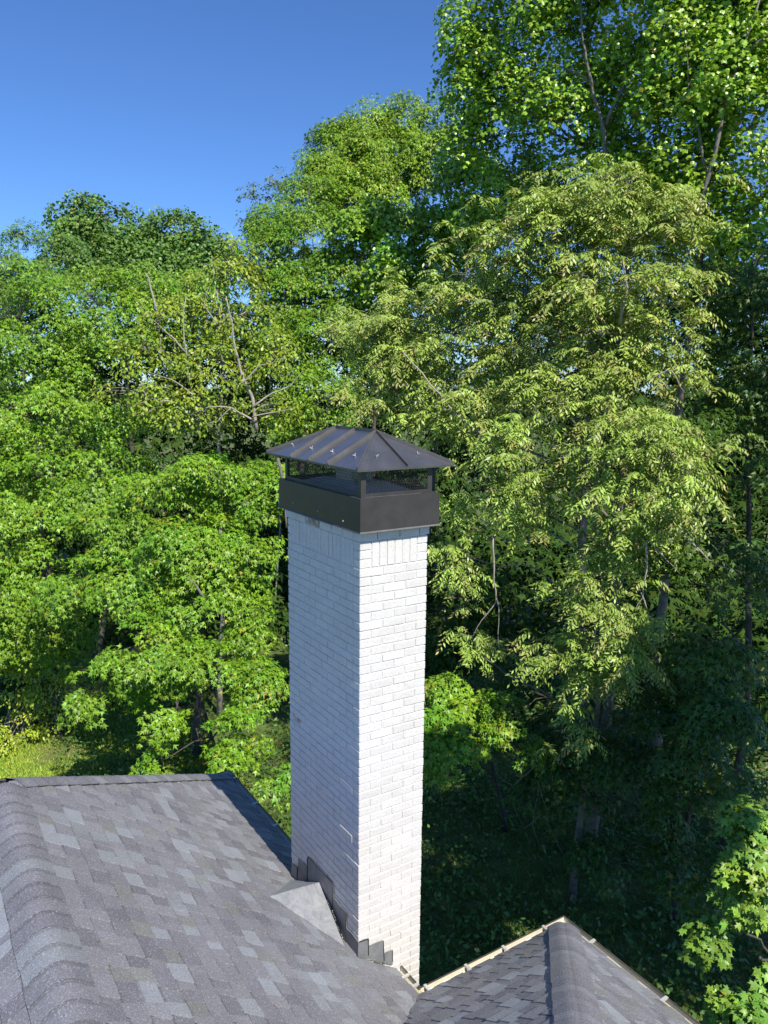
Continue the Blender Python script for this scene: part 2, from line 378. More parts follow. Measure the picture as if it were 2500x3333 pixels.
# gutters
X0, Y0, BR = 2.8058, 4.7019, .2032; W, L = 3*BR-.01, 6*BR-.01; X1, Y1 = X0+W, Y0+L; ZS = GZ-1.1469
prof_in = [(.000, -.010), (.000, -.098), (.040, -.100), (.052, -.055), (.066, -.040), (.068, -.003)]
prof_out = [(.0705, -.003), (.0695, -.043), (.055, -.058), (.043, -.104), (-.003, -.102), (-.003, -.010)]
lipp = [(.067, -.003), (.067, .003), (.0765, .003), (.0765, -.012), (.0725, -.016), (.0705, -.003)]
def gutter(rails, prof, mb):
    # rails: list of functions d -> (x, y)
    n_ = len(prof)
    V = [(*r(d), ZE+z) for r in rails for d, z in prof]; Fs = []
    for i in range(len(rails)-1):
        for k in range(n_): a = i*n_+k; b = i*n_+(k+1) % n_; Fs.append((a, b, b+n_, a+n_))
    Fs.append(tuple(range(n_))[::-1]); Fs.append(tuple((len(rails)-1)*n_+k for k in range(n_))); mb.add(V, Fs)
runs = [([lambda d: (XL-d, YN+d), lambda d: (XE+d, YN+d), lambda d: (XE+d, Y1+.004)], [hitz(x, y, -4.77) for x, y in ((761, 2533), (832, 2614), (895, 2686))]),
        ([lambda d: (XE+d, Y0-.010), lambda d: (XE+d, YS+d), lambda d: (XW+d, YS+d), lambda d: (XW+d, YB)],
         [hitz(x, y, -4.77) for x, y in ((1318, 3178), (1343, 3212), (1393, 3218), (1524, 3150), (1648, 3091), (1781, 3026), (1922, 3067), (2158, 3254))])]
for rails, brs in runs:
    m = MB(); gutter(rails, prof_in+prof_out, m); g = m.build('gutter', M_gut, house)
    m = MB(); gutter(rails, lipp, m); sub(m.build('gutter_lip', M_lip), g)
    for p in brs:
        m = MB(); x, y = p[0], p[1]
        if abs(x-XE-.04) < .09 and (y > 5.5 or y < 4.68) and y > YS+.09: m.box((XE-.004, y-.013, ZE-.006), (XE+.08, y+.013, ZE+.006))
        elif abs(x-XW) < .12: m.box((XW-.004, y-.013, ZE-.006), (XW+.08, y+.013, ZE+.006))
        else: m.box((x-.013, YS-.004, ZE-.006), (x+.013, YS+.08, ZE+.006))
        sub(m.build('gutter_hanger', M_brk), g)
m = MB(); m.prism([(XE-.012, YS-.012, ZE-.06), (XE+.05, YS-.005, ZE-.06), (XE+.068, YS+.068, ZE-.06), (XE-.005, YS+.05, ZE-.06)], [(XE-.010, YS-.010, ZE+.008), (XE+.062, YS-.004, ZE+.002), (XE+.060, YS+.060, ZE-.004), (XE-.004, YS+.062, ZE+.002)])
m.build('gutter_corner_sealant', M_seal, house)

# ------------------------------------------------------------------ chimney
chim = empty('chimney', (X0+W/2, Y0+L/2, 0), 'tall white painted brick chimney rising from the roof edge', 'chimney')
zbase = ZS-BR                    # underside of the soldier course
C = BR/3
def brick_mesh(lx, ly, lz, seed):
    bm = bmesh.new(); bmesh.ops.create_cube(bm, size=1); r = random.Random(seed)
    for v in bm.verts: v.co = Vector((v.co.x*lx, v.co.y*ly, v.co.z*lz))+Vector([r.uniform(-.0013, .0013) for _ in range(3)])
    bmesh.ops.bevel(bm, geom=list(bm.edges), offset=.0035, segments=1, affect='EDGES')
    me = bpy.data.meshes.new('brick'); bm.to_mesh(me); bm.free(); me.materials.append(M_brick); return me
cache = {}
def bmeshfor(lx, ly, lz):
    key = (round(lx, 3), round(ly, 3), round(lz, 3)); v = R_.randrange(4)
    if (key, v) not in cache: cache[(key, v)] = brick_mesh(*key, seed=len(cache)*7+1)
    return cache[(key, v)]
J = .0085; BT = .094
blist = []                       # centre, dims, material override
def addb(x0, y0, z0, x1, y1, z1, mt=None):
    blist.append((((x0+x1)/2, (y0+y1)/2, (z0+z1)/2), (x1-x0, y1-y0, z1-z0), mt))
def course(z0, kind, z1=None):
    z1 = z0+C-J+.0015
    if kind == 0:
        for yy in (Y0, Y1-BT):
            for i in range(3): addb(X0+i*BR, yy, z0, X0+i*BR+BR-J, yy+BT, z1)
        for xx in (X0, X1-BT):
            for i in range(5):
                a = Y0+BR/2+i*BR; addb(xx, a, z0, xx+BT, a+BR-J, z1)
    else:
        for xx in (X0, X1-BT):
            for i in range(6): addb(xx, Y0+i*BR, z0, xx+BT, Y0+i*BR+BR-J, z1)
        for yy in (Y0, Y1-BT):
            for i in range(2): a = X0+BR/2+i*BR; addb(a, yy, z0, a+BR-J, yy+BT, z1)
ncourse = int(zbase/C)+1
for i in range(ncourse): course(zbase-(i+1)*C+J/2, i % 2)
# soldier course with stacked corner pieces
for k in range(3):
    z0 = zbase+k*C+J/2
    for xx in (X0, X1-BT):
        for yy in (Y0, Y1-BT): addb(xx, yy, z0, xx+BT, yy+BT, z0+C-J)
z0, z1 = zbase+J/2, ZS-J/2
for yy in (Y0, Y1-BT):
    p = (2*BR)/6
    for i in range(6): a = X0+BR/2+i*p; addb(a, yy, z0, a+p-.006, yy+BT, z1)
for xx in (X0, X1-BT):
    p = (5*BR)/16
    for i in range(16): a = Y0+BR/2+i*p; addb(xx, a, z0, xx+BT, a+p-.006, z1)
# slightly proud top course and two hidden ones behind the skirt
PR = .011
for k in range(2):
    z0 = ZS+k*C+J/2; z1 = z0+C-J
    for yy in (Y0-PR, Y1-BT+PR):
        e = [X0-PR, X0+.146, X0+.345, X0+.520, X1+PR+.006]
        for i in range(4): addb(e[i], yy, z0, e[i+1]-.006, yy+BT, z1)
    e = [Y0+BT-PR+.006, Y0+.245, Y0+.42, Y0+.61, Y0+.86, Y0+1.03, Y1-BT+PR+.0]
    for xx in (X0-PR, X1-BT+PR):
        for i in range(6): addb(xx, e[i], z0, xx+BT, e[i+1]-.006, z1, M_bare if (k == 0 and i == 3 and xx < X0+.1) else None)
def area_of(c, d):
    c = np.array(c); hx, hy, hz = np.array(d)/2; a = 0
    if abs(c[1]-hy-Y0) < .02: q = [c+(-hx, -hy, -hz), c+(hx, -hy, -hz), c+(hx, -hy, hz), c+(-hx, -hy, hz)]; a += _ar(q)
    if abs(c[0]-hx-X0) < .02: q = [c+(-hx, -hy, -hz), c+(-hx, hy, -hz), c+(-hx, hy, hz), c+(-hx, -hy, hz)]; a += _ar(q)
    return a
def _ar(q):
    xy, d = project(np.array(q)); x, y = xy[:, 0], xy[:, 1]; return .5*abs(np.dot(x, np.roll(y, 1))-np.dot(y, np.roll(x, 1)))
vis = [(area_of(c, d) if GZ-4.75 < c[2] < ZS+C else 0, i) for i, (c, d, mt) in enumerate(blist)]
top = set(i for a, i in sorted(vis, reverse=True)[:300] if a > 0)
for i, (c, d, mt) in enumerate(blist):
    if mt is not None: top.add(i)
while len(top) > 300: top.discard(min((vis[i][0], i) for i in top if blist[i][2] is None)[1])
rest = MB()
for i, (c, d, mt) in enumerate(blist):
    c = list(c)
    out_ = R_.gauss(0, .0011)
    if abs(c[1]-d[1]/2-Y0) < .02: c[1] += out_
    if abs(c[0]-d[0]/2-X0) < .02: c[0] += out_
    c[2] += R_.uniform(-.0008, .0008)
    me = bmeshfor(*d)
    if mt is not None: me = me.copy(); me.materials.clear(); me.materials.append(mt)
    if i in top:
        o = bpy.data.objects.new('brick', me); link(o); o.location = c; child(o, chim); 
        if mt is not None: o['label'] = 'brick with its paint worn to tan'
    else:
        rest.add([(v.co.x+c[0], v.co.y+c[1], v.co.z+c[2]) for v in me.vertices], [tuple(p.vertices) for p in me.polygons])
o = rest.build('brickwork', M_brick, chim); o['kind'] = 'stuff'
m = MB(); m.box((X0+.0068, Y0+.0068, -.3), (X1-.0068, Y1-.0068, ZS+2*C+.0)); m.build('mortar', M_mort, chim)
# bare chip on the left face, low down near the far corner
p = hitx(961, 2336, X0-.004)
m = MB(); m.prism([(X0-.0035, p[1]+.05, p[2]+.022), (X0-.0035, p[1]-.09, p[2]+.018), (X0-.0035, p[1]-.08, p[2]-.028), (X0-.0035, p[1]+.055, p[2]-.030)][::-1], [(X0-.0065, p[1]+.05, p[2]+.022), (X0-.0065, p[1]-.09, p[2]+.018), (X0-.0065, p[1]-.08, p[2]-.028), (X0-.0065, p[1]+.055, p[2]-.030)][::-1])
m.build('bare_patch', M_bare, chim)

# flashing against the chimney (thin bent plates, stepped)
def plateX(pts, th=.004):        # pixel outline on the left face
    P = [hitx(x, y, X0-.004) for x, y in pts]
    m = MB(); m.prism([(X0-.003, p[1], p[2]) for p in P], [(X0-.003-th, p[1], p[2]) for p in P]); return m
def plateY(pts, th=.004, o0=.003):
    P = [hity(x, y, Y0-.004) for x, y in pts]
    m = MB(); m.prism([(p[0], Y0-o0, p[2]) for p in P], [(p[0], Y0-o0-th, p[2]) for p in P]); return m
z5 = lambda pts: [(840+x*.217, 2700+y*.217) for x, y in pts]
for k, pts in enumerate([[(508, 505), (604, 568), (590, 800), (495, 740)], [(606, 432), (640, 442), (755, 572), (750, 850), (590, 800)],
            [(748, 410), (765, 398), (820, 440), (1000, 660), (1050, 720), (1126, 800), (1135, 1240), (930, 850), (745, 850)],
            [(1130, 1010), (1160, 1035), (1230, 1130), (1338, 1245), (1322, 1720), (1125, 1250)],
            [(1330, 1470), (1360, 1500), (1420, 1560), (1517, 1690), (1508, 1985), (1310, 1750)]]):
    plateX(z5(pts), .004+.0012*k).build('flashing', M_flash, chim)
for a, b in (((604, 560), (590, 760)), ((750, 412), (748, 800)), ((1126, 800), (1132, 1190)), ((1337, 1250), (1325, 1500)), ((765, 400), (1126, 798))):
    P = [hitx(*z5([q])[0], X0-.004) for q in (a, b)]
    m = MB(); m.tube([(X0-.011, q[1], q[2]) for q in P], .0035, 5); m.build('flashing_seam', M_cut, chim)
z4 = lambda pts: [(1140+x*.1688, 2980+y*.1688) for x, y in pts]
for k, pts in enumerate([[(172, 500), (260, 455), (340, 440), (345, 840), (160, 850)][::1], [(350, 585), (460, 535), (630, 475), (650, 900), (345, 860)], [(645, 735), (690, 700), (812, 655), (815, 950), (640, 920)]]):
    plateY(z4(pts), .004, .003+.0008*k).build('flashing', M_flash, chim)
for a, b in (((345, 440), (345, 760)), ((632, 475), (650, 860)), ((808, 658), (812, 880)), ((172, 505), (340, 445))):
    P = [hity(*z4([q])[0], Y0-.004) for q in (a, b)]
    m = MB(); m.tube([(q[0], Y0-.009, q[2]) for q in P], .004, 5); m.build('flashing_seam', M_cut, chim)
# caulk lumps along the foot of the flashing
lump = MB(); q = [z5([(495, 700)])[0], z5([(510, 745)])[0], z5([(600, 765)])[0], z5([(750, 800)])[0], z5([(925, 815)])[0], z5([(1000, 1000)])[0], z5([(1110, 1210)])[0], z5([(1210, 1480)])[0], z5([(1300, 1690)])[0], z5([(1400, 1830)])[0], z5([(1505, 1950)])[0]]
M_caulk = metal('clear_caulk', (.22, .21, .18), .18, .8, 0, .7)
for i in range(len(q)-1):
    for t in np.linspace(0, 1, 12):
        x, y = q[i][0]*(1-t)+q[i+1][0]*t, q[i][1]*(1-t)+q[i+1][1]*t
        P = hitx(x, y, X0-.012); r = R_.uniform(.003, .009)
        c = P+np.array([R_.uniform(-.004, .004) for _ in range(3)])
        lump.tube([c-(0, r, 0), c-(0, r*.4, 0), c+(0, r*.5, 0), c+(0, r, 0)], [r*.4, r, r*.9, r*.3], 5)
q = z4([(160, 845), (250, 850), (350, 845), (460, 850), (480, 890), (560, 905), (650, 925), (790, 935)])
for i in range(len(q)-1):
    for t in np.linspace(0, 1, 6):
        x, y = q[i][0]*(1-t)+q[i+1][0]*t, q[i][1]*(1-t)+q[i+1][1]*t
        c = hity(x, y, Y0-.012); r = R_.uniform(.003, .007)
        lump.tube([c-(r, 0, 0), c-(r*.4, 0, 0), c+(r*.5, 0, 0), c+(r, 0, 0)], [r*.4, r, r*.9, r*.3], 5)
o = lump.build('caulk', M_caulk, chim, True); o['kind'] = 'stuff'

# saddle (cricket) on the uphill side
def onroof(px, py, lift=.012):
    O, eu, es, n = slopes[0][0]; d = ray(px, py); t = ((O+n*lift-CAM)@n)/(d@n); return CAM+d*t
tip = onroof(880, 2918); nr = onroof(1122, 3081); fr = onroof(946, 2864); ap = hitx(1040, 2874, X0-.012)
nr[0] = min(nr[0], X0-.01); fr[0] = min(fr[0], X0-.012)
def fanpatch(A, B, Cc, nA, nB):
    V = []; 
    for i in range(nA+1):
        for j in range(nA+1-i):
            a, b = i/nA, j/nA; V.append(tuple(A*(1-a-b)+B*a+Cc*b))
    idx = {}; k = 0
    for i in range(nA+1):
        for j in range(nA+1-i): idx[(i, j)] = k; k += 1
    Fs = []
    for i in range(nA):
        for j in range(nA-i):
            Fs.append((idx[(i, j)], idx[(i+1, j)], idx[(i, j+1)]))
            if i+j < nA-1: Fs.append((idx[(i+1, j)], idx[(i+1, j+1)], idx[(i, j+1)]))
    return V, Fs
m = MB(); base = np.array([X0-.01, (nr[1]+fr[1])/2, min(nr[2], fr[2])-.03])
for A, B in ((tip, nr), (fr, tip)):
    V, Fs = fanpatch(ap, A, B, 8, 8); V = [(x, y, z+.004*math.sin(x*23)*math.sin(y*19)) for x, y, z in V]; m.add(V, Fs)
sd = m.build('saddle', M_saddle, house, True)
m = MB()
for A, B in ((tip, nr), (fr, tip)):
    m.poly([A, B, B-(0, 0, .04), A-(0, 0, .04)])
sub(m.build('saddle_hem', M_saddle), sd)
m = MB(); m.tube([ap+(0, 0, .001), (ap+tip)/2+(0, 0, .002), tip], [.006, .005, .003], 5); sub(m.build('saddle_fold', M_saddle), sd)

# ------------------------------------------------------------------ chimney cap
capo = empty('chimney_cowl', (X0+W/2, Y0+L/2, GZ-1.067), 'black steel chimney cap with hipped standing seam lid and mesh sides', 'chimney cowl')
SX0, SX1, SY0, SY1 = X0-.045, X0+W+.052, Y0-.075, Y0+L+.071; SZ0, SZ1 = GZ-1.067, GZ-.8195
t = .003
m = MB()
m.box((SX0, SY0, SZ0), (SX1, SY0+t, SZ1)); m.box((SX0, SY1-t, SZ0), (SX1, SY1, SZ1)); m.box((SX0, SY0+t, SZ0), (SX0+t, SY1-t, SZ1-.0005)); m.box((SX1-t, SY0+t, SZ0), (SX1, SY1-t, SZ1-.0005))
# inward top flange
fl = .055
m.box((SX0+t, SY0+t, SZ1-.004), (SX1-t, SY0+fl, SZ1-.001)); m.box((SX0+t, SY1-fl, SZ1-.004), (SX1-t, SY1-t, SZ1-.001)); m.box((SX0+t, SY0+fl, SZ1-.004), (SX0+.03, SY1-fl, SZ1-.001)); m.box((SX1-.03, SY0+fl, SZ1-.004), (SX1-t, SY1-fl, SZ1-.001))
skirt = m.build('skirt', M_cap, capo)
m = MB()
h = .007
m.prism([(SX0-.004, SY0-.009, SZ0-.003), (SX1+.006, SY0-.009, SZ0-.003), (SX1+.006, SY0+.001, SZ0+h), (SX0-.004, SY0+.001, SZ0+h)], [(SX0-.004, SY0-.011, SZ0-.001), (SX1+.006, SY0-.011, SZ0-.001), (SX1+.006, SY0-.001, SZ0+h+.002), (SX0-.004, SY0-.001, SZ0+h+.002)])
sub(m.build('hem', M_edge_lit), skirt)
m = MB(); m.prism([(SX0-.005, SY0, SZ0-.002), (SX0-.005, SY1, SZ0-.002), (SX0-.0005, SY1, SZ0+h), (SX0-.0005, SY0, SZ0+h)], [(SX0-.007, SY0, SZ0), (SX0-.007, SY1, SZ0), (SX0-.002, SY1, SZ0+h+.002), (SX0-.002, SY0, SZ0+h+.002)]); sub(m.build('hem', M_cap), skirt)
for px, py in ((954, 1636.5), (1035, 1664), (1117, 1696)):
    p = hitx(px, py, SX0); m = MB(); m.tube([(SX0-.0002, p[1], p[2]), (SX0-.004, p[1], p[2]), (SX0-.006, p[1], p[2])], [.008, .007, .004], 8); sub(m.build('screw', M_brkt), skirt)
# crown and flue
CX, CY = (SX0+SX1)/2, (SY0+SY1)/2
q1 = hity(1073, 1553, CY-.02); 
m = MB()
zc0, zc1 = SZ1-.035, SZ1+.055
b0 = [(SX0+.03, SY0+.05, zc0), (SX1-.03, SY0+.05, zc0), (SX1-.03, SY1-.05, zc0), (SX0+.03, SY1-.05, zc0)]
t0 = [(CX-.13, CY-.26, zc1), (CX+.13, CY-.26, zc1), (CX+.13, CY+.26, zc1), (CX-.13, CY+.26, zc1)]
m.prism(b0, t0); m.build('mortar_crown', M_crown, capo)
m = MB()
fx, fy, r_ = CX-.0, CY+.0, .12
oc = [(fx+sx*r_*a, fy+sy*r_*b) for sx, sy, a, b in ((1, -1, .75, 1), (1, -1, 1, .75), (1, 1, 1, .75), (1, 1, .75, 1), (-1, 1, .75, 1), (-1, 1, 1, .75), (-1, -1, 1, .75), (-1, -1, .75, 1))]
m.prism([(x, y, zc1-.02) for x, y in oc], [(x, y, zc1+.105) for x, y in oc]); m.build('flue_tile', M_flue, capo)
# frame posts, rails
PX0, PX1, PY0, PY1 = SX0+.036, SX1-.036, SY0+.052, SY1-.052
ZL = GZ-.6135
posts = []
for (x, sx) in ((PX0, 1), (PX1, -1)):
    for (y, sy) in ((PY0, 1), (PY1, -1)):
        m = MB(); pw = .042; a = .003
        m.box((min(x, x+sx*a), min(y, y+sy*pw), SZ1-.002), (max(x, x+sx*a), max(y, y+sy*pw), ZL+.03))
        m.box((min(x+sx*a, x+sx*pw), min(y, y+sy*a), SZ1-.002), (max(x+sx*a, x+sx*pw), max(y, y+sy*a), ZL+.03))
        m.build('post', M_cap, capo)
rh = .028
for a, b in (((PX0+.042, PY0, SZ1), (PX1-.042, PY0+.003, SZ1+rh)), ((PX0+.042, PY1-.003, SZ1), (PX1-.042, PY1, SZ1+rh)), ((PX0, PY0+.042, SZ1), (PX0+.003, PY1-.042, SZ1+rh)), ((PX1-.003, PY0+.042, SZ1), (PX1, PY1-.042, SZ1+rh))):
    m = MB(); m.box(a, b); m.build('bottom_rail', M_cap, capo)
# expanded mesh
def screen(A, B, z0, z1, nrm):
    A = np.array(A, float); B = np.array(B, float); Lh = np.linalg.norm(B-A); e = (B-A)/Lh; nn = np.array(nrm, float)
    pu = .0205; pv = .042; sw = .0017; m = MB(); cols = int(Lh/(pu/2)); pu = 2*Lh/cols; rows = int(math.ceil((z1-z0)/(pv/2)))
    for i in range(cols):
        for j in range(rows):
            ua, ub = i*pu/2, (i+1)*pu/2; za, zb = z0+j*pv/2, min(z1, z0+(j+1)*pv/2)
            if (i+j) % 2: za, zb = zb, za
            p = A+e*ua; q = A+e*ub; p[2] = za; q[2] = zb
            off = e*sw
            m.prism([p-off-nn*.0008, p+off-nn*.0008, q+off-nn*.0008, q-off-nn*.0008], [p-off+nn*.0008, p+off+nn*.0008, q+off+nn*.0008, q-off+nn*.0008])
    m.build('mesh_screen', M_mesh, capo)
zm0, zm1 = SZ1+.01, ZL+.01
screen((PX0+.005, PY0+.01, 0), (PX0+.005, PY1-.01, 0), zm0, zm1, (1, 0, 0)); screen((PX1-.005, PY0+.01, 0), (PX1-.005, PY1-.01, 0), zm0, zm1, (1, 0, 0))
screen((PX0+.01, PY0+.005, 0), (PX1-.01, PY0+.005, 0), zm0, zm1, (0, 1, 0)); screen((PX0+.01, PY1-.005, 0), (PX1-.01, PY1-.005, 0), zm0, zm1, (0, 1, 0))
# lid
LX0, LX1, LY0, LY1 = 2.7324, 3.5812, 4.6212, 6.1651; ZP = GZ-.3647; XM = (LX0+LX1)/2; RY0, RY1 = 5.0601, 5.6953
c_ = [np.array(p) for p in ((LX0, LY0, ZL), (LX1, LY0, ZL), (LX1, LY1, ZL), (LX0, LY1, ZL))]; r0 = np.array((XM, RY0, ZP-.022)); r1 = np.array((XM, RY1, ZP-.022)); dz = np.array((0, 0, .004))
def panel(pts, name='lid_panel'):
    m = MB(); m.prism([p-dz for p in pts], pts); return m.build(name, M_lid, capo)
def onedge(a, b, y): t_ = (y-a[1])/(b[1]-a[1]); return a+(b-a)*t_
for (A, B) in ((c_[0], c_[3]), (c_[1], c_[2])):
    e0, e1, em = onedge(A, B, RY0), onedge(A, B, RY1), onedge(A, B, (RY0+RY1)/2); rm = (r0+r1)/2
    for pts in ([A, e0, r0], [e0, em, rm, r0], [em, e1, r1, rm], [e1, B, r1]): panel(pts)
mid = (c_[0]+c_[1])/2; mid2 = (c_[2]+c_[3])/2
for pts in ([c_[0], mid, r0], [mid, c_[1], r0], [c_[2], mid2, r1], [mid2, c_[3], r1]): panel(pts)
def seam(a, b, hgt=.024, th=.0022, mt=M_seam_lit, side=None):
    a = np.array(a, float); b = np.array(b, float); d = dn(b-a); s = dn(np.cross(d, (0, 0, 1))); upv = dn(np.cross(s, d)); th_ = s*th; u_ = upv*hgt
    a2 = a+d*.006
    m = MB(); m.prism([a2-th_, b-th_, b+th_, a2+th_], [a2-th_+u_, b-th_+u_, b+th_+u_, a2+th_+u_])
    m.build('standing_seam', mt, capo)
for (A, B) in ((c_[0], c_[3]), (c_[1], c_[2])):
    seam(onedge(A, B, RY0), r0); seam(onedge(A, B, (RY0+RY1)/2), (r0+r1)/2); seam(onedge(A, B, RY1), r1)
for A, r in ((c_[0], r0), (c_[1], r0), (c_[2], r1), (c_[3], r1), (mid, r0), (mid2, r1)): seam(A, r)
m = MB(); m.box((XM-.0025, RY0, ZP-.026), (XM+.0025, RY1, ZP+.002)); m.build('ridge_seam', M_lid, capo)
for A, B in ((c_[0], c_[1]), (c_[1], c_[2]), (c_[2], c_[3]), (c_[3], c_[0])):
    s = dn(np.cross(B-A, (0, 0, 1)))*.003; m = MB()
    m.prism([A-(0, 0, .012)-s*0, B-(0, 0, .012)-s*0, B-(0, 0, .012)+s, A-(0, 0, .012)+s], [A+(0, 0, .002)-s*0, B+(0, 0, .002)-s*0, B+(0, 0, .002)+s, A+(0, 0, .002)+s]); m.build('lid_hem', M_lid, capo)
# wing screws on the panels
def on_plane(px, py, a, b, c):
    n = np.cross(b-a, c-a); d = ray(px, py); t_ = ((a-CAM)@n)/(d@n); return CAM+d*t_, dn(n if n[2] > 0 else -n)
for px, py, pl in ((954, 1449.5, (c_[0], c_[3], r0)), (1016, 1461, (c_[0], c_[3], r0)), (1083, 1472, (c_[0], c_[3], r0)), (1156, 1485, (c_[0], c_[3], r0)), (1226, 1488, (c_[0], c_[1], r0)), (1360, 1480, (c_[0], c_[1], r0))):
    p, n_ = on_plane(px, py, *pl); m = MB(); ang = R_.uniform(0, 3.1); e = dn(np.cross(n_, (math.cos(ang), math.sin(ang), 0)))
    m.tube([p-n_*.002, p+n_*.004, p+n_*.010], [.006, .0055, .004], 6)
    for s in (-1, 1): m.tube([p+n_*.004, p+n_*.012+e*s*.007, p+n_*.021+e*s*.012], [.0028, .004, .0022], 5)
    m.build('wing_screw', M_clip, capo, True)

# ------------------------------------------------------------------ foliage
MAPLE_S = (np.array([(0, 0, 0), (.17, .42, .01), (0, 1.05, -.12), (-.17, .42, .01), (.62, .58, -.08), (-.62, .58, -.08)]), np.array([(0, 1, 3), (1, 2, 3), (0, 4, 1), (0, 3, 5)]))
MAPLE = (np.array([(0, 0, 0), (.32, .12, -.02), (.55, .50, -.06), (.22, .52, .02), (0, 1.0, -.10), (-.22, .52, .02), (-.55, .50, -.06), (-.32, .12, -.02)]), np.array([(0, 1, 3), (1, 2, 3), (0, 3, 5), (3, 4, 5), (0, 5, 7), (5, 6, 7)]))
MAPLE_BIG = (np.array([(0, 0, 0), (.34, -.12, -.03), (.26, .16, .01), (.62, .28, -.08), (.50, .42, -.04), (.60, .66, -.10), (.30, .52, .0), (.16, .74, -.02), (0, 1.05, -.12), (-.16, .74, -.02), (-.30, .52, .0), (-.60, .66, -.10), (-.50, .42, -.04), (-.62, .28, -.08), (-.26, .16, .01), (-.34, -.12, -.03), (0, .45, .04)]),
             np.array([(16, i, i+1) for i in range(0, 15)]+[(16, 15, 0)]))
TULIP = (np.array([(0, 0, 0), (.48, .15, -.08), (.42, .80, -.10), (0, .70, .03), (-.42, .80, -.10), (-.48, .15, -.08)]), np.array([(0, 1, 3), (1, 2, 3), (0, 3, 5), (3, 4, 5)]))
OAK = (np.array([(0, 0, 0), (.26, .45, -.04), (.14, .85, -.06), (0, 1, -.1), (-.14, .85, -.06), (-.26, .45, -.04)]), np.array([(0, 1, 5), (1, 2, 4), (1, 4, 5), (2, 3, 4)]))
LEAFLET = (np.array([(0, 0, 0), (.17, .42, -.04), (0, 1, -.10), (-.17, .42, -.04)]), np.array([(0, 1, 3), (1, 2, 3)]))

def unit(a): return a/(np.linalg.norm(a, axis=-1, keepdims=True)+1e-9)
def stamp(tmpl, P, N, D, S, curl=1.0):
    """P base points, N normals, D tip directions, S sizes"""
    D = unit(D-N*np.sum(N*D, -1, keepdims=True)); X = np.cross(D, N); T, Fc = tmpl
    V = P[:, None]+S[:, None, None]*(T[None, :, 0:1]*X[:, None]+T[None, :, 1:2]*D[:, None]+T[None, :, 2:3]*curl*N[:, None])
    k = len(T); Fi = (np.arange(len(P))*k)[:, None, None]+Fc[None]
    return V.reshape(-1, 3), Fi.reshape(-1, 3), len(Fc)

KD = 1.95
_nd = unit(rng.normal(size=(14, 3)))*rng.uniform(.6, 1.6, (14, 1)); _np = rng.random(14)*6.28
def lump3(P, scale): return np.sin(P@(_nd.T/scale*3.2)+_np).sum(1)/2.65      # about unit variance
LDIR = np.array([0, -.66, .75])
def sphere_pts(n):
    v = rng.normal(size=(n, 3)); return unit(v)

VOID = -.08
def lobe_clusters(lobes, rc, dens, fill=.35, void=None):
    void = VOID if void is None else void
    """cluster centres + outward direction spread over the shells of the crown lobes"""
    Cs, Os, Rs = [], [], []
    cen = [at(a, b, d) for a, b, d, rx, ry in lobes]; rad = [((rx*.000599*d), (ry*.000599*d)) for a, b, d, rx, ry in lobes]
    for c, (rx, ry) in zip(cen, rad):
        rd = (rx+ry)/2; area = 4*math.pi*((rx*ry)+(rx*rd)+(ry*rd))/3; n = max(4, int(dens*area/(math.pi*rc*rc)))
        o = sphere_pts(n*2); tocam = unit((CAM-c)[None])[0]; keep = (o@tocam > -.25) | (rng.random(len(o)) < .25); keep &= (o[:, 2] > -.75) | (rng.random(len(o)) < .4); o = o[keep][:n]
        f = 1-fill*rng.random(len(o))**1.6+rng.normal(0, .05, len(o))
        p = c+o*np.stack([np.full(len(o), rx), np.full(len(o), rd), np.full(len(o), ry)], -1)*f[:, None]
        kp = (lump3(p*np.array([1, 1, 1.9]), rc*2.2) > void-.1) & (lump3(p[:, [1, 2, 0]]*np.array([1, 1.5, 1]), rc*3.6) > void-1.0)
        p, o = p[kp], o[kp]
        Cs.append(p); Os.append(o); Rs.append(rc*rng.uniform(.6, 1.25, len(o)))
    return np.concatenate(Cs), np.concatenate(Os), np.concatenate(Rs), cen, rad

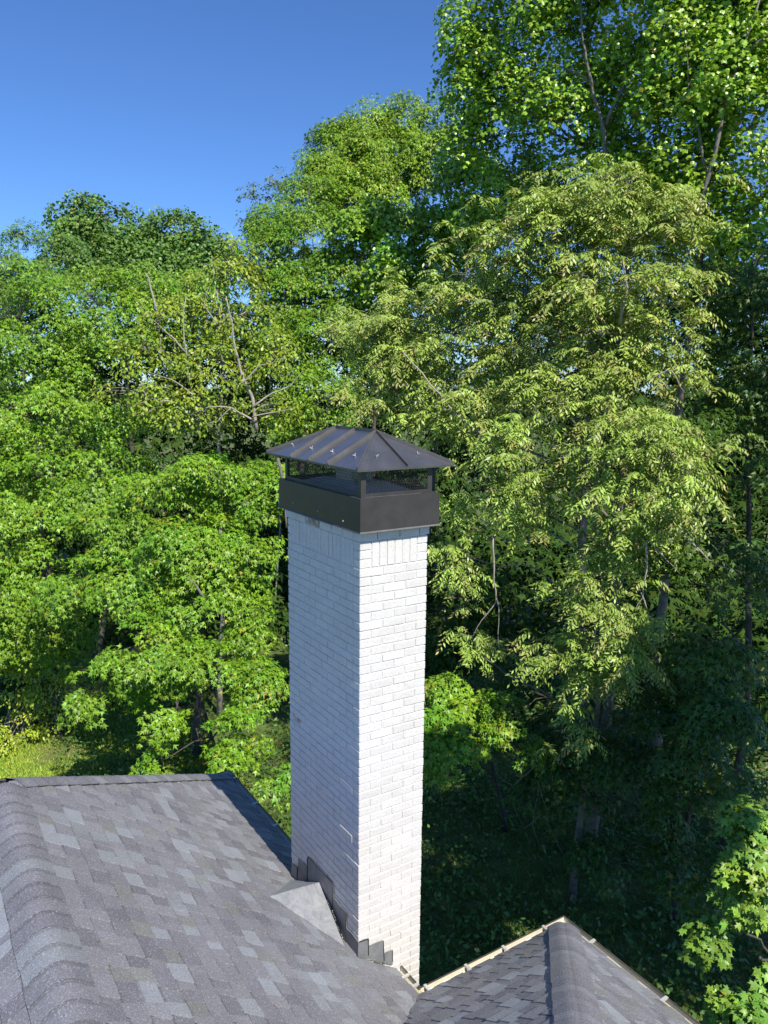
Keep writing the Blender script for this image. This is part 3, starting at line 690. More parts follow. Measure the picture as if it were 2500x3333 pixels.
def broad(lobes, col, leaf=.12, rc=.45, dens=1.4, per=70, tmpl=MAPLE_S, flat=.42, fill=.35, colvar=.18, yellow=.004, hang=.45, wild=.45, void=None):
    leaf *= .95; per = per*1.75; Cc, Oc, Rc, cen, rad = lobe_clusters(lobes, rc, dens*KD, fill, void)
    n = len(Cc); cnt = np.maximum(6, (per*(Rc/rc)**2*rng.uniform(.6, 1.3, n)).astype(int)); idx = np.repeat(np.arange(n), cnt); m = len(idx)
    # flattened discs tilted outwards
    up = np.array([0, 0, 1.0]); ax = unit(up+Oc*.55+rng.normal(0, .22, (n, 3)))
    a1 = unit(np.cross(ax, rng.normal(size=(n, 3)))); a2 = np.cross(ax, a1); el = rng.uniform(.7, 1.35, n)
    r = np.sqrt(rng.random(m)); th = rng.random(m)*2*math.pi; r = r*(1+.18*np.sin(th*rng.integers(3, 6, n)[idx]+rng.random(n)[idx]*6))
    du = r*np.cos(th); dv = r*np.sin(th)
    rim = a1[idx]*(du*el[idx])[:, None]+a2[idx]*(dv/el[idx])[:, None]
    hgt = flat*(1-r**2)*(1-.8*rng.random(m)**2)-.28*r**2+rng.normal(0, .07, m)
    P = Cc[idx]+Rc[idx][:, None]*(rim+ax[idx]*hgt[:, None])
    radial = unit(rim+1e-4); N = unit(ax[idx]*.75+radial*.45+Oc[idx]*.35+LDIR*.45+rng.normal(0, wild, (m, 3)))
    D = radial*.6+Oc[idx]*.45-up*(hang+.35)+rng.normal(0, .42, (m, 3))
    S = leaf*rng.uniform(.65, 1.2, m)
    cc = np.array(col)[None]*np.exp(rng.normal(0, colvar*.45, (n, 1)))[idx]*np.exp(rng.normal(0, colvar, (m, 1)))
    hue = rng.normal(0, .06, m)+rng.normal(0, .05, n)[idx]; cc = cc*np.stack([1+hue*1.6, 1+hue*.2, 1-hue*.6], -1)
    ymask = rng.random(m) < yellow*(1+12*(rng.random(n) < .08)[idx]); cc[ymask] = np.array([.42, .38, .04])*rng.uniform(.6, 1.0, (ymask.sum(), 1))
    cc = cc*np.array([1.04, 1.0, .92])
    V, Fi, k = stamp(tmpl, P, N, D, S, 1.5)
    return V, Fi, np.repeat(np.clip(cc, .004, .8), k, axis=0), Cc, Oc, cen, rad

def compound(lobes, col, tipcol, rc=.5, dens=1.2, fronds=7, flen=.42, fill=.4, void=-.1):
    Cc, Oc, Rc, cen, rad = lobe_clusters(lobes, rc, dens*KD*1.1, fill, void)
    n = len(Cc); tw = np.repeat(np.arange(n), 3); tips = Cc[tw]+rng.normal(0, .62, (len(tw), 3))*rc
    fi = np.repeat(np.arange(len(tw)), fronds); F_ = len(fi); up = np.array([0, 0, 1.0])
    az = rng.random(F_)*2*math.pi; d = np.stack([np.cos(az), np.sin(az), rng.uniform(-.3, .9, F_)], -1)+Oc[tw[fi]]*.3; d = unit(d)
    ln = flen*rng.uniform(.6, 1.2, F_); side = unit(np.cross(d, up+rng.normal(0, .15, (F_, 3))))
    Ps, Ds, Ns, Ss, Cl = [], [], [], [], []
    K = 13; tcl = rng.random(len(tw)); basecol = np.array(col)[None]*np.exp(rng.normal(0, .16, (len(tw), 1))); young = (rng.random(len(tw)) < .35)
    rach_p = []
    for k in range(K):
        s = .18+.82*k/(K-1); sg = 1 if k % 2 else -1; last = k == K-1
        p = tips[fi]+d*(ln*s)[:, None]-up*(ln*.75*s**2)[:, None]
        dirn = d*(.35 if not last else 1)+(0 if last else sg)*side*.85-up*(.55+.3*s)+rng.normal(0, .16, (F_, 3))
        nn = unit(up*.45+d*.4+LDIR*.5+sg*side*.35+rng.normal(0, .3, (F_, 3)))
        Ps.append(p); Ds.append(dirn); Ns.append(nn); Ss.append(ln*.30*(1-.35*abs(s-.55))*rng.uniform(.8, 1.15, F_))
        mixv = np.clip((s-.45)*1.5, 0, 1)*young[fi]*rng.uniform(.3, 1, F_)
        c = basecol[fi]*np.exp(rng.normal(0, .14, (F_, 1))); Cl.append(c*(1-mixv[:, None])+np.array(tipcol)*mixv[:, None])
    V, Fi, k = stamp(LEAFLET, np.concatenate(Ps), np.concatenate(Ns), np.concatenate(Ds), np.concatenate(Ss), 1)
    return V, Fi, np.repeat(np.clip(np.concatenate(Cl), .004, .8), k, axis=0), Cc, Oc, cen, rad

def wiggle(a, b, n, amp, sag=0):
    a = np.array(a, float); b = np.array(b, float); L_ = np.linalg.norm(b-a); ts = np.linspace(0, 1, n); off = np.cumsum(rng.normal(0, amp*L_/n**.5*.5, (n, 3)), 0); off -= off[0]
    off = off-ts[:, None]*off[-1]*.6
    p = a+(b-a)*ts[:, None]+off; p[:, 2] += sag*L_*np.sin(ts*math.pi); return p
def wood(tree, base, top, cen, rad, Cc, bark, r0, twigs=1.0, limb_r=.35, seed_frac=.5, wig=.12):
    """trunk, a limb to every crown lobe, twigs to the leaf clusters"""
    r0 *= .55; tp = wiggle(base, top, 9, .05); m = MB(); m.tube(tp, np.linspace(r0, r0*.18, 9)*np.array([1.25]+[1]*8), 9); m.build('trunk', bark, tree, True)
    tw = MB(); Lm = []
    for c, (rx, ry) in zip(cen, rad):
        # leave the trunk somewhat below the lobe
        zc = np.clip(c[2]-.45*math.hypot(*(c[:2]-top[:2]))-ry*.3, base[2]+1.0, top[2]-.3); k = int(np.argmin(abs(tp[:, 2]-zc))); a = tp[k]; rr = max(.018, r0*limb_r*(1-.06*k))
        lp = wiggle(a, c+np.array([0, 0, ry*.15]), 8, wig, .06); mm = MB(); mm.tube(lp, np.linspace(rr, max(.012, rr*.3), 8), 6); mm.build('limb', bark, tree, True); Lm.append(lp)
    allp = np.concatenate(Lm) if Lm else tp; allr = np.array([.7]*len(allp))
    sel = rng.random(len(Cc)) < twigs
    for c in Cc[sel]:
        d2 = np.sum((allp-c)**2, -1); j = int(np.argmin(d2)); D_ = math.sqrt(d2[j])
        if D_ > 4: continue
        p = wiggle(allp[j], c, 5, .2, .05); r = min(.022, .006+.006*D_); tw.tube(p, np.linspace(r, .0035, 5), 4, False)
    if tw.v:
        o = tw.build('twigs', bark, tree); o['kind'] = 'stuff'

def tree(name, label, kindf, lobes, base_xy=None, bark=None, r0=.2, group=None, topfrac=.35, twigs=.5, cat='tree', limb_r=.35, wig=.12, leafmat=None, **kw):
    V, Fi, cc, Cc, Oc, cen, rad = kindf(lobes, **kw)
    cx = np.mean([c[:2] for c in cen], 0) if base_xy is None else np.array(base_xy)
    zt = max(c[2]+r[1]*topfrac for c, r in zip(cen, rad)); base = np.array([cx[0], cx[1], gz(*cx)-.15])
    itop = int(np.argmax([c[2] for c in cen])); top = np.array([(cx[0]+cen[itop][0])/2, (cx[1]+cen[itop][1])/2, zt]); top[:2] = cen[itop][:2]*.6+cx*.4
    t = empty(name, tuple(base), label, cat, group)
    o = fast_mesh('crown', V, Fi, leafmat or M_leaf, None, cc); child(o, t); o['kind'] = 'stuff'
    wood(t, base, top, cen, rad, Cc, bark or M_barkd, r0, twigs, limb_r, wig=wig); 
    return t
def bough(t, pts, dist, r0, r1, bark, name='bare_branch'):
    d = dist if hasattr(dist, '__len__') else [dist]*len(pts); P = [at(x, y, q) for (x, y), q in zip(pts, d)]; Q = [P[0]]
    for a, b in zip(P, P[1:]):
        w_ = wiggle(a, b, 4, .10); Q += list(w_[1:])
    m = MB(); m.tube(Q, np.linspace(r0*.7, r1*.35, len(Q)), 7); m.build(name, bark, t, True)
G_ = 'trees of the wood beyond the house'
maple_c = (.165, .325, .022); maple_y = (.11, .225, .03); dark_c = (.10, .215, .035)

tree('maple_tree', 'broad maple at the left edge with stacked leaf tiers reaching the sky', broad, [(40, 720, 26, 130, 130), (190, 690, 26, 140, 90), (60, 900, 25, 160, 130), (210, 850, 25, 130, 110), (-90, 850, 25, 120, 250), (310, 660, 27, 100, 80), (120, 620, 28, 90, 70), (400, 620, 28, 70, 60)],
     col=maple_c, leaf=.125, rc=.6, per=62, dens=1.35, group=G_, r0=.22)
tree('maple_tree', 'maple at the left edge between the tall maple and the bramble thicket', broad, [(40, 1090, 23, 130, 110), (190, 1040, 23.5, 140, 90), (-60, 1250, 22, 110, 200), (110, 1270, 22, 120, 100), (230, 1180, 22, 90, 90), (130, 1010, 24, 180, 90), (60, 1390, 22.5, 100, 60)],
     col=maple_c, leaf=.125, rc=.55, per=62, dens=1.35, group=G_, r0=.2)
t_dk = tree('tulip_tree', 'tall dark tree whose lumpy top stands against the sky left of centre', broad, [(220, 500, 38, 75, 60), (270, 560, 38, 110, 60), (370, 530, 37, 60, 60), (440, 560, 36, 60, 55), (170, 480, 38, 40, 30), (360, 600, 36, 120, 60), (200, 580, 38, 90, 50)],
     col=(.105, .215, .035), leaf=.15, rc=.7, per=80, dens=1.2, tmpl=TULIP, flat=.8, wild=.9, void=-.8, group=G_, r0=.25, bark=M_barkd)
tree('maple_tree', 'slender pointed tree against the sky at the far left', broad, [(55, 535, 33, 26, 50), (60, 600, 33, 60, 45), (0, 610, 32, 45, 55), (130, 560, 34, 45, 45), (100, 640, 33, 110, 50), (-40, 660, 32, 60, 60)],
     col=dark_c, leaf=.14, rc=.5, per=50, dens=1.3, group=G_, r0=.15, flat=.8)
t_oak = tree('oak_tree', 'yellow green open tree with bare pale branches showing, left of the chimney cap', broad, [(480, 590, 24.5, 80, 75), (400, 690, 24, 90, 55), (520, 690, 24, 95, 70), (330, 770, 23, 95, 65), (470, 790, 23, 110, 60), (590, 780, 23, 60, 60), (300, 850, 22.5, 80, 35), (420, 890, 22.5, 110, 45), (560, 880, 22.5, 85, 40)],
     col=(.22, .32, .03), leaf=.13, rc=.42, per=34, dens=1.0, tmpl=OAK, flat=.6, fill=.6, hang=.1, wild=.6, void=-.25, group=G_, r0=.16, bark=M_barkp, twigs=1.0, limb_r=.4, wig=.22, colvar=.2)
t_map = tree('maple_tree', 'bright maple directly left of the chimney, its tiers dropping to the roof edge', broad, [(470, 1030, 19, 120, 75), (580, 1080, 18.5, 60, 85), (370, 1080, 19, 110, 80), (260, 1130, 19.5, 100, 70), (540, 1190, 18, 75, 60), (420, 1180, 18, 120, 70), (300, 1240, 18.5, 130, 70), (460, 1290, 17.5, 120, 60), (560, 1340, 17, 60, 60), (190, 1260, 19.5, 80, 60)],
     col=maple_c, leaf=.118, rc=.42, per=66, dens=1.45, group=G_, r0=.2, yellow=.007, base_xy=at(420, 1500, 20.5)[:2])
tree('maple_tree', 'low bright maple touching the far roof corner left of the chimney', broad, [(330, 1400, 17, 110, 65), (230, 1480, 17.5, 90, 60), (450, 1430, 16.5, 100, 55), (370, 1530, 16, 90, 50), (560, 1480, 16, 50, 60), (540, 1570, 15.5, 70, 55), (420, 1610, 15.5, 100, 45), (360, 1650, 15.5, 60, 30), (600, 1680, 15, 45, 60), (500, 1660, 15, 60, 40)],
     col=maple_c, leaf=.118, rc=.36, per=62, dens=1.45, group=G_, r0=.14, yellow=.007, base_xy=at(480, 1500, 18.5)[:2])
tree('maple_tree', 'deep green maple behind the cap, between the open yellow tree and the walnut', broad, [(600, 560, 28, 75, 60), (680, 520, 28, 80, 70), (640, 650, 27, 80, 70), (740, 620, 27, 80, 80), (620, 760, 26, 70, 60), (700, 740, 26, 90, 80), (690, 860, 25, 90, 70), (620, 900, 25, 50, 70), (570, 500, 29, 35, 40), (600, 470, 30, 55, 45), (660, 430, 31, 60, 60), (560, 560, 29, 50, 60)],
     col=(.145, .29, .022), leaf=.125, rc=.5, per=62, dens=1.5, void=-.6, group=G_, r0=.2)
tree('hickory_tree', 'twin peaked tree in the centre rising above the dark maple', broad, [(790, 290, 36, 55, 55), (870, 270, 36, 38, 48), (935, 270, 35, 32, 42), (740, 350, 35, 70, 60), (840, 350, 34, 100, 60), (700, 400, 34, 60, 60), (740, 310, 35.5, 40, 40), (800, 440, 33, 110, 65), (930, 350, 33, 60, 60)],
     col=(.19, .33, .022), leaf=.15, rc=.6, per=90, dens=1.6, group=G_, r0=.22, flat=.8, topfrac=.1, void=-.9)
tree('sapling', 'thin sparse treetop against the sky above the open yellow tree', broad, [(590, 390, 33, 26, 30), (545, 440, 33, 28, 40), (620, 420, 33, 22, 30), (560, 500, 32, 40, 40)],
     col=(.09, .15, .035), leaf=.13, rc=.3, per=14, dens=.8, group=G_, r0=.07, twigs=1, wild=.8, bark=M_barkp, cat='tree', topfrac=.5)
tree('maple_tree', 'sunlit round crown just under the twin peaked tree', broad, [(880, 480, 27, 110, 70), (990, 500, 27, 80, 80), (800, 540, 26.5, 90, 70), (920, 590, 26, 110, 70), (1010, 420, 27, 70, 70), (860, 650, 26, 90, 50)],
     col=(.21, .38, .03), leaf=.15, rc=.55, per=52, dens=1.35, group=G_, r0=.2, tmpl=TULIP, flat=.75, wild=.75, leafmat=M_gloss)
t_tul = tree('tulip_tree', 'very tall tulip tree with open crown filling the upper right corner', broad, [(1040, 90, 23, 70, 75), (1180, 40, 23, 120, 110), (1330, 120, 22.5, 120, 110), (1090, 230, 23, 100, 80), (1240, 250, 22, 110, 80), (1010, 320, 23.5, 50, 60), (1130, 370, 23.5, 100, 60), (1180, -130, 23, 140, 100), (1370, -120, 22, 140, 140), (1330, 340, 22, 100, 60), (1000, 150, 23.5, 45, 90), (1010, 50, 23.5, 40, 45), (1180, 440, 23.5, 120, 60), (1330, 470, 23, 120, 60), (1080, 470, 24, 90, 60)],
     col=(.24, .42, .03), leaf=.12, rc=.5, per=46, dens=1.15, tmpl=TULIP, flat=1.0, fill=.7, void=-.8, wild=.6, hang=.6, group=G_, r0=.3, bark=M_bark, twigs=.9, limb_r=.4, base_xy=at(1290, 1000, 23)[:2], leafmat=M_gloss, yellow=.008)
t_tul2 = tree('tulip_tree', 'second tall tulip tree with two leaning trunks at the right edge', broad, [(1500, 60, 21, 110, 120), (1620, 100, 21, 80, 130), (1480, 240, 21, 110, 90), (1610, 300, 20.5, 90, 100), (1500, -130, 21, 150, 120), (1680, -80, 21, 120, 180), (1500, 380, 20.5, 110, 60), (1640, 450, 20, 60, 70), (1480, 500, 21.5, 110, 70), (1600, 540, 20.5, 80, 80), (1560, 170, 20.0, 90, 90), (1400, 420, 21, 100, 70)],
     col=(.24, .42, .03), leaf=.12, rc=.5, per=48, dens=1.15, tmpl=TULIP, flat=1.0, fill=.7, void=-.8, wild=.6, hang=.6, group=G_, r0=.26, bark=M_bark, twigs=.9, limb_r=.45, base_xy=at(1480, 900, 21)[:2], leafmat=M_gloss, yellow=.008)
t_wal = tree('walnut_tree', 'big yellow green tree with drooping feathery leaves right of the chimney', compound, [(1300, 400, 17, 150, 55), (1170, 500, 17, 140, 75), (1390, 510, 16.5, 140, 80), (1030, 590, 17, 100, 65), (1270, 620, 16, 150, 75), (1430, 660, 15.5, 90, 70), (1130, 700, 16.5, 110, 55), (1330, 740, 15.5, 110, 60), (840, 650, 17.5, 75, 35), (820, 730, 17.5, 90, 45), (950, 760, 17, 100, 50), (860, 850, 17, 130, 40), (1020, 860, 16, 90, 50), (1240, 850, 15, 90, 45), (1340, 880, 14.7, 90, 50), (1180, 590, 17.5, 150, 110), (1340, 580, 17.2, 150, 120), (1080, 720, 17.5, 130, 90), (960, 690, 18, 110, 60), (1420, 780, 16, 90, 90), (1180, 800, 16.5, 140, 80), (1260, 480, 17.5, 180, 90), (790, 700, 17.6, 70, 60), (900, 710, 17.6, 110, 70), (900, 800, 17.4, 130, 60), (1000, 930, 16.2, 80, 60)],
     col=(.30, .41, .075), tipcol=(.46, .32, .15), rc=.4, dens=.75, fronds=6, group=G_, r0=.24, bark=M_bark, twigs=1, base_xy=at(1290, 1400, 15.5)[:2], limb_r=.34, wig=.2)
t_wal2 = tree('walnut_tree', 'lower feathery walnut boughs with bare hanging limbs against the dark gap', compound, [(1130, 960, 14.5, 120, 45), (1270, 980, 14, 110, 35), (1390, 960, 13.8, 100, 35), (1500, 1030, 13.5, 60, 30), (1400, 1080, 13.5, 110, 35), (1040, 1060, 14.5, 75, 45), (970, 1200, 14.5, 45, 50), (1240, 1240, 13.7, 75, 30), (1330, 1330, 13.3, 85, 60), (1210, 1430, 13.5, 75, 40), (1370, 1430, 13, 60, 25), (1010, 1390, 14.3, 70, 35), (1260, 1560, 13.3, 50, 28), (1220, 1320, 13.6, 50, 30), (1160, 1060, 15, 130, 50), (1320, 1180, 14.2, 70, 40), (1420, 1000, 14.2, 120, 45), (1290, 1420, 13.6, 60, 60), (1340, 1260, 13.6, 60, 40)],
     col=(.28, .41, .07), tipcol=(.42, .30, .13), rc=.32, dens=.85, fronds=6, flen=.38, group=G_, r0=.13, bark=M_bark, twigs=1, base_xy=at(1270, 1300, 14.2)[:2], limb_r=.3, wig=.3)
tree('maple_tree', 'small lit maple peeping out low behind the right side of the chimney', broad, [(960, 1480, 14, 60, 50), (1010, 1560, 13.5, 90, 60), (935, 1640, 12.8, 35, 50), (1090, 1540, 14, 70, 45), (930, 1720, 12.5, 22, 35), (1120, 1620, 14, 60, 40), (960, 1590, 13.2, 60, 60)],
     base_xy=at(1100, 1600, 16.5)[:2], col=maple_c, leaf=.115, rc=.3, per=52, dens=1.35, group=G_, r0=.1, yellow=.01)
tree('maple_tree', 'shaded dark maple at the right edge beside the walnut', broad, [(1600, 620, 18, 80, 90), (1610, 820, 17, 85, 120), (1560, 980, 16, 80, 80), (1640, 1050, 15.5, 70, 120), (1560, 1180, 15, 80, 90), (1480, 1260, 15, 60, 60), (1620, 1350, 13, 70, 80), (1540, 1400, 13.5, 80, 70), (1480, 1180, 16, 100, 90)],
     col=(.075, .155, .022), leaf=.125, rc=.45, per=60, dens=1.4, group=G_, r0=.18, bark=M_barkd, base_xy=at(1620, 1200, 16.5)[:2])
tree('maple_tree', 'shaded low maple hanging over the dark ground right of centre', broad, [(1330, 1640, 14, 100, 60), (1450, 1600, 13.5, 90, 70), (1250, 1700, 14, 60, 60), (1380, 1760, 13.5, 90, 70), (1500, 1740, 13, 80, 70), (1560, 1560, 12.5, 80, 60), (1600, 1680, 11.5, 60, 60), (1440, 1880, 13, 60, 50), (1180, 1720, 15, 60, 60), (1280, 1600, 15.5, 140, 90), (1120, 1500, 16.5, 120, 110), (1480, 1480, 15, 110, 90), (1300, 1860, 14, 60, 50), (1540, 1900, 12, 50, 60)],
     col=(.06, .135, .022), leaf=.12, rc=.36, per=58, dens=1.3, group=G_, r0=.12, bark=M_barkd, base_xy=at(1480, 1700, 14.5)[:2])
tree('maple_tree', 'nearest maple, large leaves at the lower right corner', broad, [(1620, 1800, 10, 45, 60), (1630, 1900, 9.8, 70, 50), (1580, 2010, 9.6, 60, 50), (1640, 2090, 9.2, 60, 60), (1590, 2150, 8.9, 50, 45), (1640, 2200, 8.7, 70, 50), (1560, 2230, 8.8, 45, 40)],
     col=(.20, .37, .05), leaf=.105, rc=.26, per=44, dens=1.2, tmpl=MAPLE_BIG, group=G_, r0=.09, base_xy=at(1720, 2000, 10.5)[:2], yellow=.01)
# shade-giving maples standing outside the frame on the right
for lab, lb in (('tall maple standing off the right edge that shades the dark ground', [((7.4, 1.2, 11.5), 1.9), ((11.4, .3, 12.0), 2.3), ((13, 1, 10), 3.0), ((12, -2, 13), 2.6), ((15.5, 3.5, 12), 3.2), ((16.5, 4, 17), 3.2)]),):
    V_, F_, C_l, cen, rad, Ccs = [], [], [], [], [], []; off = 0
    for c, r in lb:
        n = 3600; o = sphere_pts(n); P = np.array(c)+o*r*(1-.5*rng.random((n, 1))**2); Nn = unit(o+rng.normal(0, .6, (n, 3))+(0, 0, .8)); D = o-np.array([0, 0, .5])+rng.normal(0, .4, (n, 3))
        V, Fi, k = stamp(MAPLE, P, Nn, D, np.full(n, .26)); V_.append(V); F_.append(Fi+off); off += len(V); C_l.append(np.tile(np.array([[.05, .12, .03]]), (len(Fi), 1))); cen.append(np.array(c)); rad.append((r, r)); Ccs.append(P[:40])
    t = empty('maple_tree', (12, -2, 0), lab, 'tree', G_)
    o = fast_mesh('crown', np.concatenate(V_), np.concatenate(F_), M_leaf, None, np.concatenate(C_l)); child(o, t); o['kind'] = 'stuff'
    wood(t, np.array([12, -2, -.1]), np.array([12.5, -1, 16]), cen, rad, np.concatenate(Ccs), M_bark, .25, .5)

for pts, d, a, b in (([(1065, 1160), (1068, 1230), (1072, 1300), (1040, 1340), (1018, 1380)], 13.9, .028, .010), ([(1072, 1290), (1076, 1350), (1078, 1400)], 13.9, .015, .007), ([(1395, 1170), (1398, 1230), (1388, 1290), (1362, 1335)], 13.2, .030, .012),
        ([(1405, 1170), (1440, 1210), (1470, 1240)], 13.4, .022, .008), ([(1250, 1260), (1200, 1290), (1150, 1305), (1120, 1290)], 13.8, .02, .006), ([(1385, 1280), (1400, 1330), (1430, 1350), (1450, 1352)], 13.2, .016, .006),
        ([(1285, 1340), (1283, 1400), (1280, 1440)], 13.2, .02, .01), ([(1180, 1400), (1195, 1440), (1190, 1480)], 13.4, .014, .006), ([(1480, 1160), (1530, 1210), (1600, 1235)], 13.6, .026, .008),
        ([(1180, 1640), (1160, 1720), (1150, 1780), (1170, 1840)], 14.5, .014, .005), ([(1160, 1650), (1110, 1700), (1080, 1680)], 14.5, .012, .005), ([(1190, 1660), (1200, 1730), (1130, 1790), (1110, 1740)], 14.6, .012, .004), ([(1165, 1700), (1185, 1780), (1215, 1845), (1250, 1842)], 14.4, .010, .004)):
    bough(t_wal2, pts, d, a, b, M_barkp)
for pts, d, a, b in (([(1290, 1150), (1285, 1060), (1290, 980), (1310, 900), (1330, 800)], 14.8, .14, .03), ([(1290, 1060), (1240, 1010), (1190, 960)], 14.6, .07, .03), ([(1300, 1120), (1360, 1130), (1420, 1110)], 14.3, .06, .03), ([(870, 760), (930, 830), (990, 900), (1060, 960)], 15.4, .02, .045), ([(1170, 700), (1150, 780), (1180, 840)], 15.8, .04, .03), ([(1400, 820), (1450, 800), (1480, 850)], 14.8, .03, .015), ([(1340, 700), (1355, 620), (1345, 560)], 15.2, .05, .03)):
    bough(t_wal, pts, d, a, b, M_barkp, 'bare_limb')
for pts, d, a, b in (([(430, 940), (425, 880), (405, 800), (395, 730), (400, 640)], 22.3, .07, .03), ([(555, 930), (545, 860), (520, 800), (505, 730), (490, 640)], 22.4, .09, .04), ([(425, 900), (380, 870), (330, 860), (280, 880)], 22.0, .045, .015), ([(425, 860), (370, 820), (310, 800)], 22.0, .035, .012),
        ([(545, 880), (590, 850), (630, 830), (655, 800)], 21.8, .045, .015), ([(550, 910), (500, 880), (450, 880), (400, 900)], 21.8, .045, .014), ([(520, 830), (560, 790), (600, 780)], 21.9, .035, .012), ([(400, 760), (360, 720), (330, 690)], 22, .035, .012), ([(545, 900), (600, 890), (640, 880)], 21.7, .03, .01), ([(360, 860), (320, 890), (290, 900)], 21.8, .02, .008), ([(500, 880), (470, 910), (440, 915)], 21.6, .02, .008), ([(470, 700), (440, 660), (450, 620)], 22.3, .03, .012)):
    bough(t_oak, pts, d, a, b, M_barkp, 'bare_limb')
bough(t_dk, [(345, 690), (333, 650), (322, 600), (314, 590)], 24, .06, .03, M_barkp, 'dead_snag')
for pts, d, a, b in (([(1330, 500), (1320, 400), (1305, 290), (1280, 200), (1262, 110), (1255, 10)], 20.8, .11, .05), ([(1310, 270), (1345, 190), (1360, 110)], 20.8, .08, .04), ([(1240, 560), (1190, 480), (1130, 400), (1090, 350)], 22, .07, .03), ([(1280, 180), (1230, 150), (1180, 130)], 20.9, .05, .02)):
    bough(t_tul, pts, d, a, b, M_bark, 'bough')
for pts, d, a, b in (([(1500, 480), (1540, 340), (1570, 220), (1600, 120), (1640, 0)], 19.4, .085, .045), ([(1530, 380), (1505, 280), (1490, 180), (1480, 60)], 19.6, .055, .03), ([(1590, 130), (1640, 90), (1690, 60)], 19.4, .07, .04), ([(1600, 720), (1640, 560), (1680, 500)], 18.5, .05, .03)):
    bough(t_tul2, pts, d, a, b, M_bark, 'bough')
for pts, d, a, b in (([(440, 1290), (425, 1265), (410, 1250)], 16.6, .05, .03), ([(600, 990), (612, 1060), (618, 1140)], 16.8, .05, .06), ([(540, 1090), (528, 1082), (520, 1096)], 16.3, .02, .008)):
    bough(t_map, pts, d, a, b, M_bark)

# dense wood behind everything
def woodmass():
    lobes = []
    for dx in range(-200, 1900, 105):
        for dy, d in ((740, 44), (850, 43), (960, 41), (1070, 40), (1180, 38), (1290, 35), (1400, 31), (1500, 27)):
            lobes.append((dx+rng.uniform(-35, 35), dy+rng.uniform(-25, 25)-(60 if dx > 1000 else 0), d+rng.uniform(-2, 2)-(4 if dx > 900 else 0), 95, 85))
    for dx, dy in ((700, 600), (820, 600), (940, 600), (1060, 560), (600, 640), (450, 690), (300, 700), (100, 720), (1650, 600), (1560, 640), (1400, 640), (1250, 640), (1140, 620)): lobes.append((dx, dy, 42, 85, 70))
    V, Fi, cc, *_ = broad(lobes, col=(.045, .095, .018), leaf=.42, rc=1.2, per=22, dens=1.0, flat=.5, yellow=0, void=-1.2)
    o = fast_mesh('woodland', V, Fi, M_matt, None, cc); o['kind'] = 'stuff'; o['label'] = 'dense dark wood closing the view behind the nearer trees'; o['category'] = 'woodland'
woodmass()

# bramble thicket at the left
th = empty('bramble_thicket', tuple(at(40, 1560, 21)[:2])+(0,), 'yellow green bramble thicket with tangled dry stems at the left edge', 'shrub')
V, Fi, cc, Cc, Oc, cen, rad = broad([(20, 1400, 24, 75, 45), (80, 1430, 23.8, 60, 45), (20, 1470, 23.3, 80, 45), (110, 1480, 23.2, 70, 35), (0, 1540, 23, 80, 35), (110, 1540, 22.9, 70, 25), (200, 1500, 23.5, 60, 30), (210, 1550, 23, 50, 20), (10, 1600, 22.4, 80, 16)], col=(.31, .43, .035), leaf=.10, rc=.32, per=44, dens=.9, tmpl=OAK, wild=.6, void=-.2)
o = fast_mesh('leaves', V, Fi, M_leaf, None, cc); child(o, th); o['kind'] = 'stuff'
m = MB()
for k in range(46):
    a = at(rng.uniform(-20, 150), rng.uniform(1590, 1610), rng.uniform(22.9, 23.6)); a[2] = .1; b = at(rng.uniform(-20, 230), rng.uniform(1450, 1560), 23.1+rng.uniform(-.7, .4))
    m.tube(wiggle(a, b, 7, .3, .25), np.linspace(.013, .004, 7), 4, False)
o = m.build('dry_stems', M_barkp, th); o['kind'] = 'stuff'

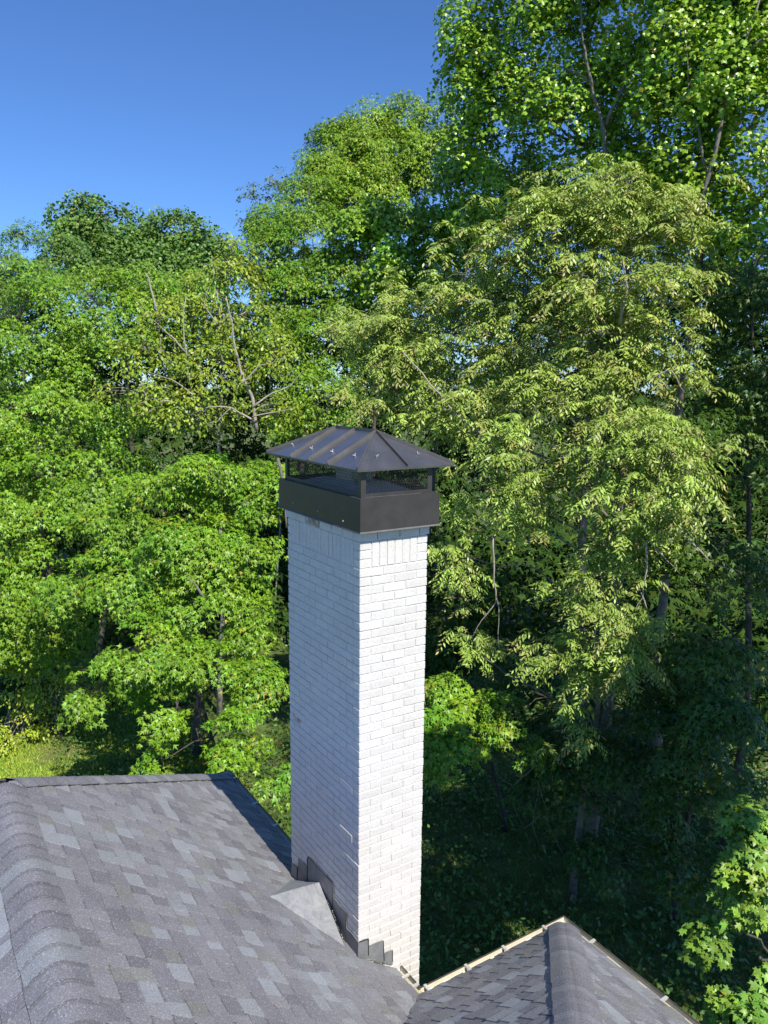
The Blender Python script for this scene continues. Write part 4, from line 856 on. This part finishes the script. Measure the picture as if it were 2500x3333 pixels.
# undergrowth and grass
def scatter_leaves(name, label, cat, pts, col, size, hmax, tmpl=OAK, n_per=1, mats=None, upn=1.0):
    P = np.array(pts); P[:, 2] = np.array([gz(x, y) for x, y in P[:, :2]])+rng.random(len(P))**2*hmax
    N = unit(rng.normal(0, .5, P.shape)+np.array([0, 0, upn])); D = rng.normal(size=P.shape)
    V, Fi, k = stamp(tmpl, P, N, D, size*rng.uniform(.6, 1.3, len(P)), 1)
    c = np.array(col)[None]*np.exp(rng.normal(0, .25, (len(P), 1)))
    o = fast_mesh(name, V, Fi, mats or M_leaf, None, np.repeat(c, k, axis=0)); o['kind'] = 'stuff'; o['label'] = label; o['category'] = cat
pts = []
while len(pts) < 42000:
    x, y = rng.uniform(3, 24), rng.uniform(6, 26)
    if (x < 4.9 and y < 9) or math.sin(x*1.1+2)*math.cos(y*.9)+rng.normal(0, .5) < -.35: continue
    pts.append((x, y, 0))
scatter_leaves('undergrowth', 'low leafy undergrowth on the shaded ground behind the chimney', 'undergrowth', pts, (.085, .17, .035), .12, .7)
def blades(name, label, n, xr, yr, col, h, dens=None):
    P = np.stack([rng.uniform(*xr, n), rng.uniform(*yr, n), np.zeros(n)], -1)
    if dens is not None: P = P[dens(P[:, 0], P[:, 1])]
    P[:, 2] = [gz(x, y)-.01 for x, y in P[:, :2]]; n = len(P); az = rng.random(n)*6.283; s = np.stack([np.cos(az), np.sin(az), 0*az], -1)*.012; hh = h*rng.uniform(.4, 1.2, n)
    tipp = P+np.stack([rng.normal(0, .4, n)*hh, rng.normal(0, .4, n)*hh, hh], -1)
    V = np.stack([P-s, P+s, tipp], 1).reshape(-1, 3); Fi = np.arange(3*n).reshape(-1, 3); c = np.array(col)[None]*np.exp(rng.normal(0, .22, (n, 1)))*np.stack([1+rng.normal(0, .18, n), np.ones(n), np.ones(n)], -1)
    o = fast_mesh(name, V, Fi, M_leaf, None, np.clip(c, 0.01, .8)); o['kind'] = 'stuff'; o['label'] = label; o['category'] = 'grass'
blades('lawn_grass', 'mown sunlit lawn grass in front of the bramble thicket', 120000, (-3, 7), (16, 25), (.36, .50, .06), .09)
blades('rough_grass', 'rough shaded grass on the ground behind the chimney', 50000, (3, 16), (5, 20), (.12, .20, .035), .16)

print('TRIS', sum(len(m.polygons) for m in bpy.data.meshes))
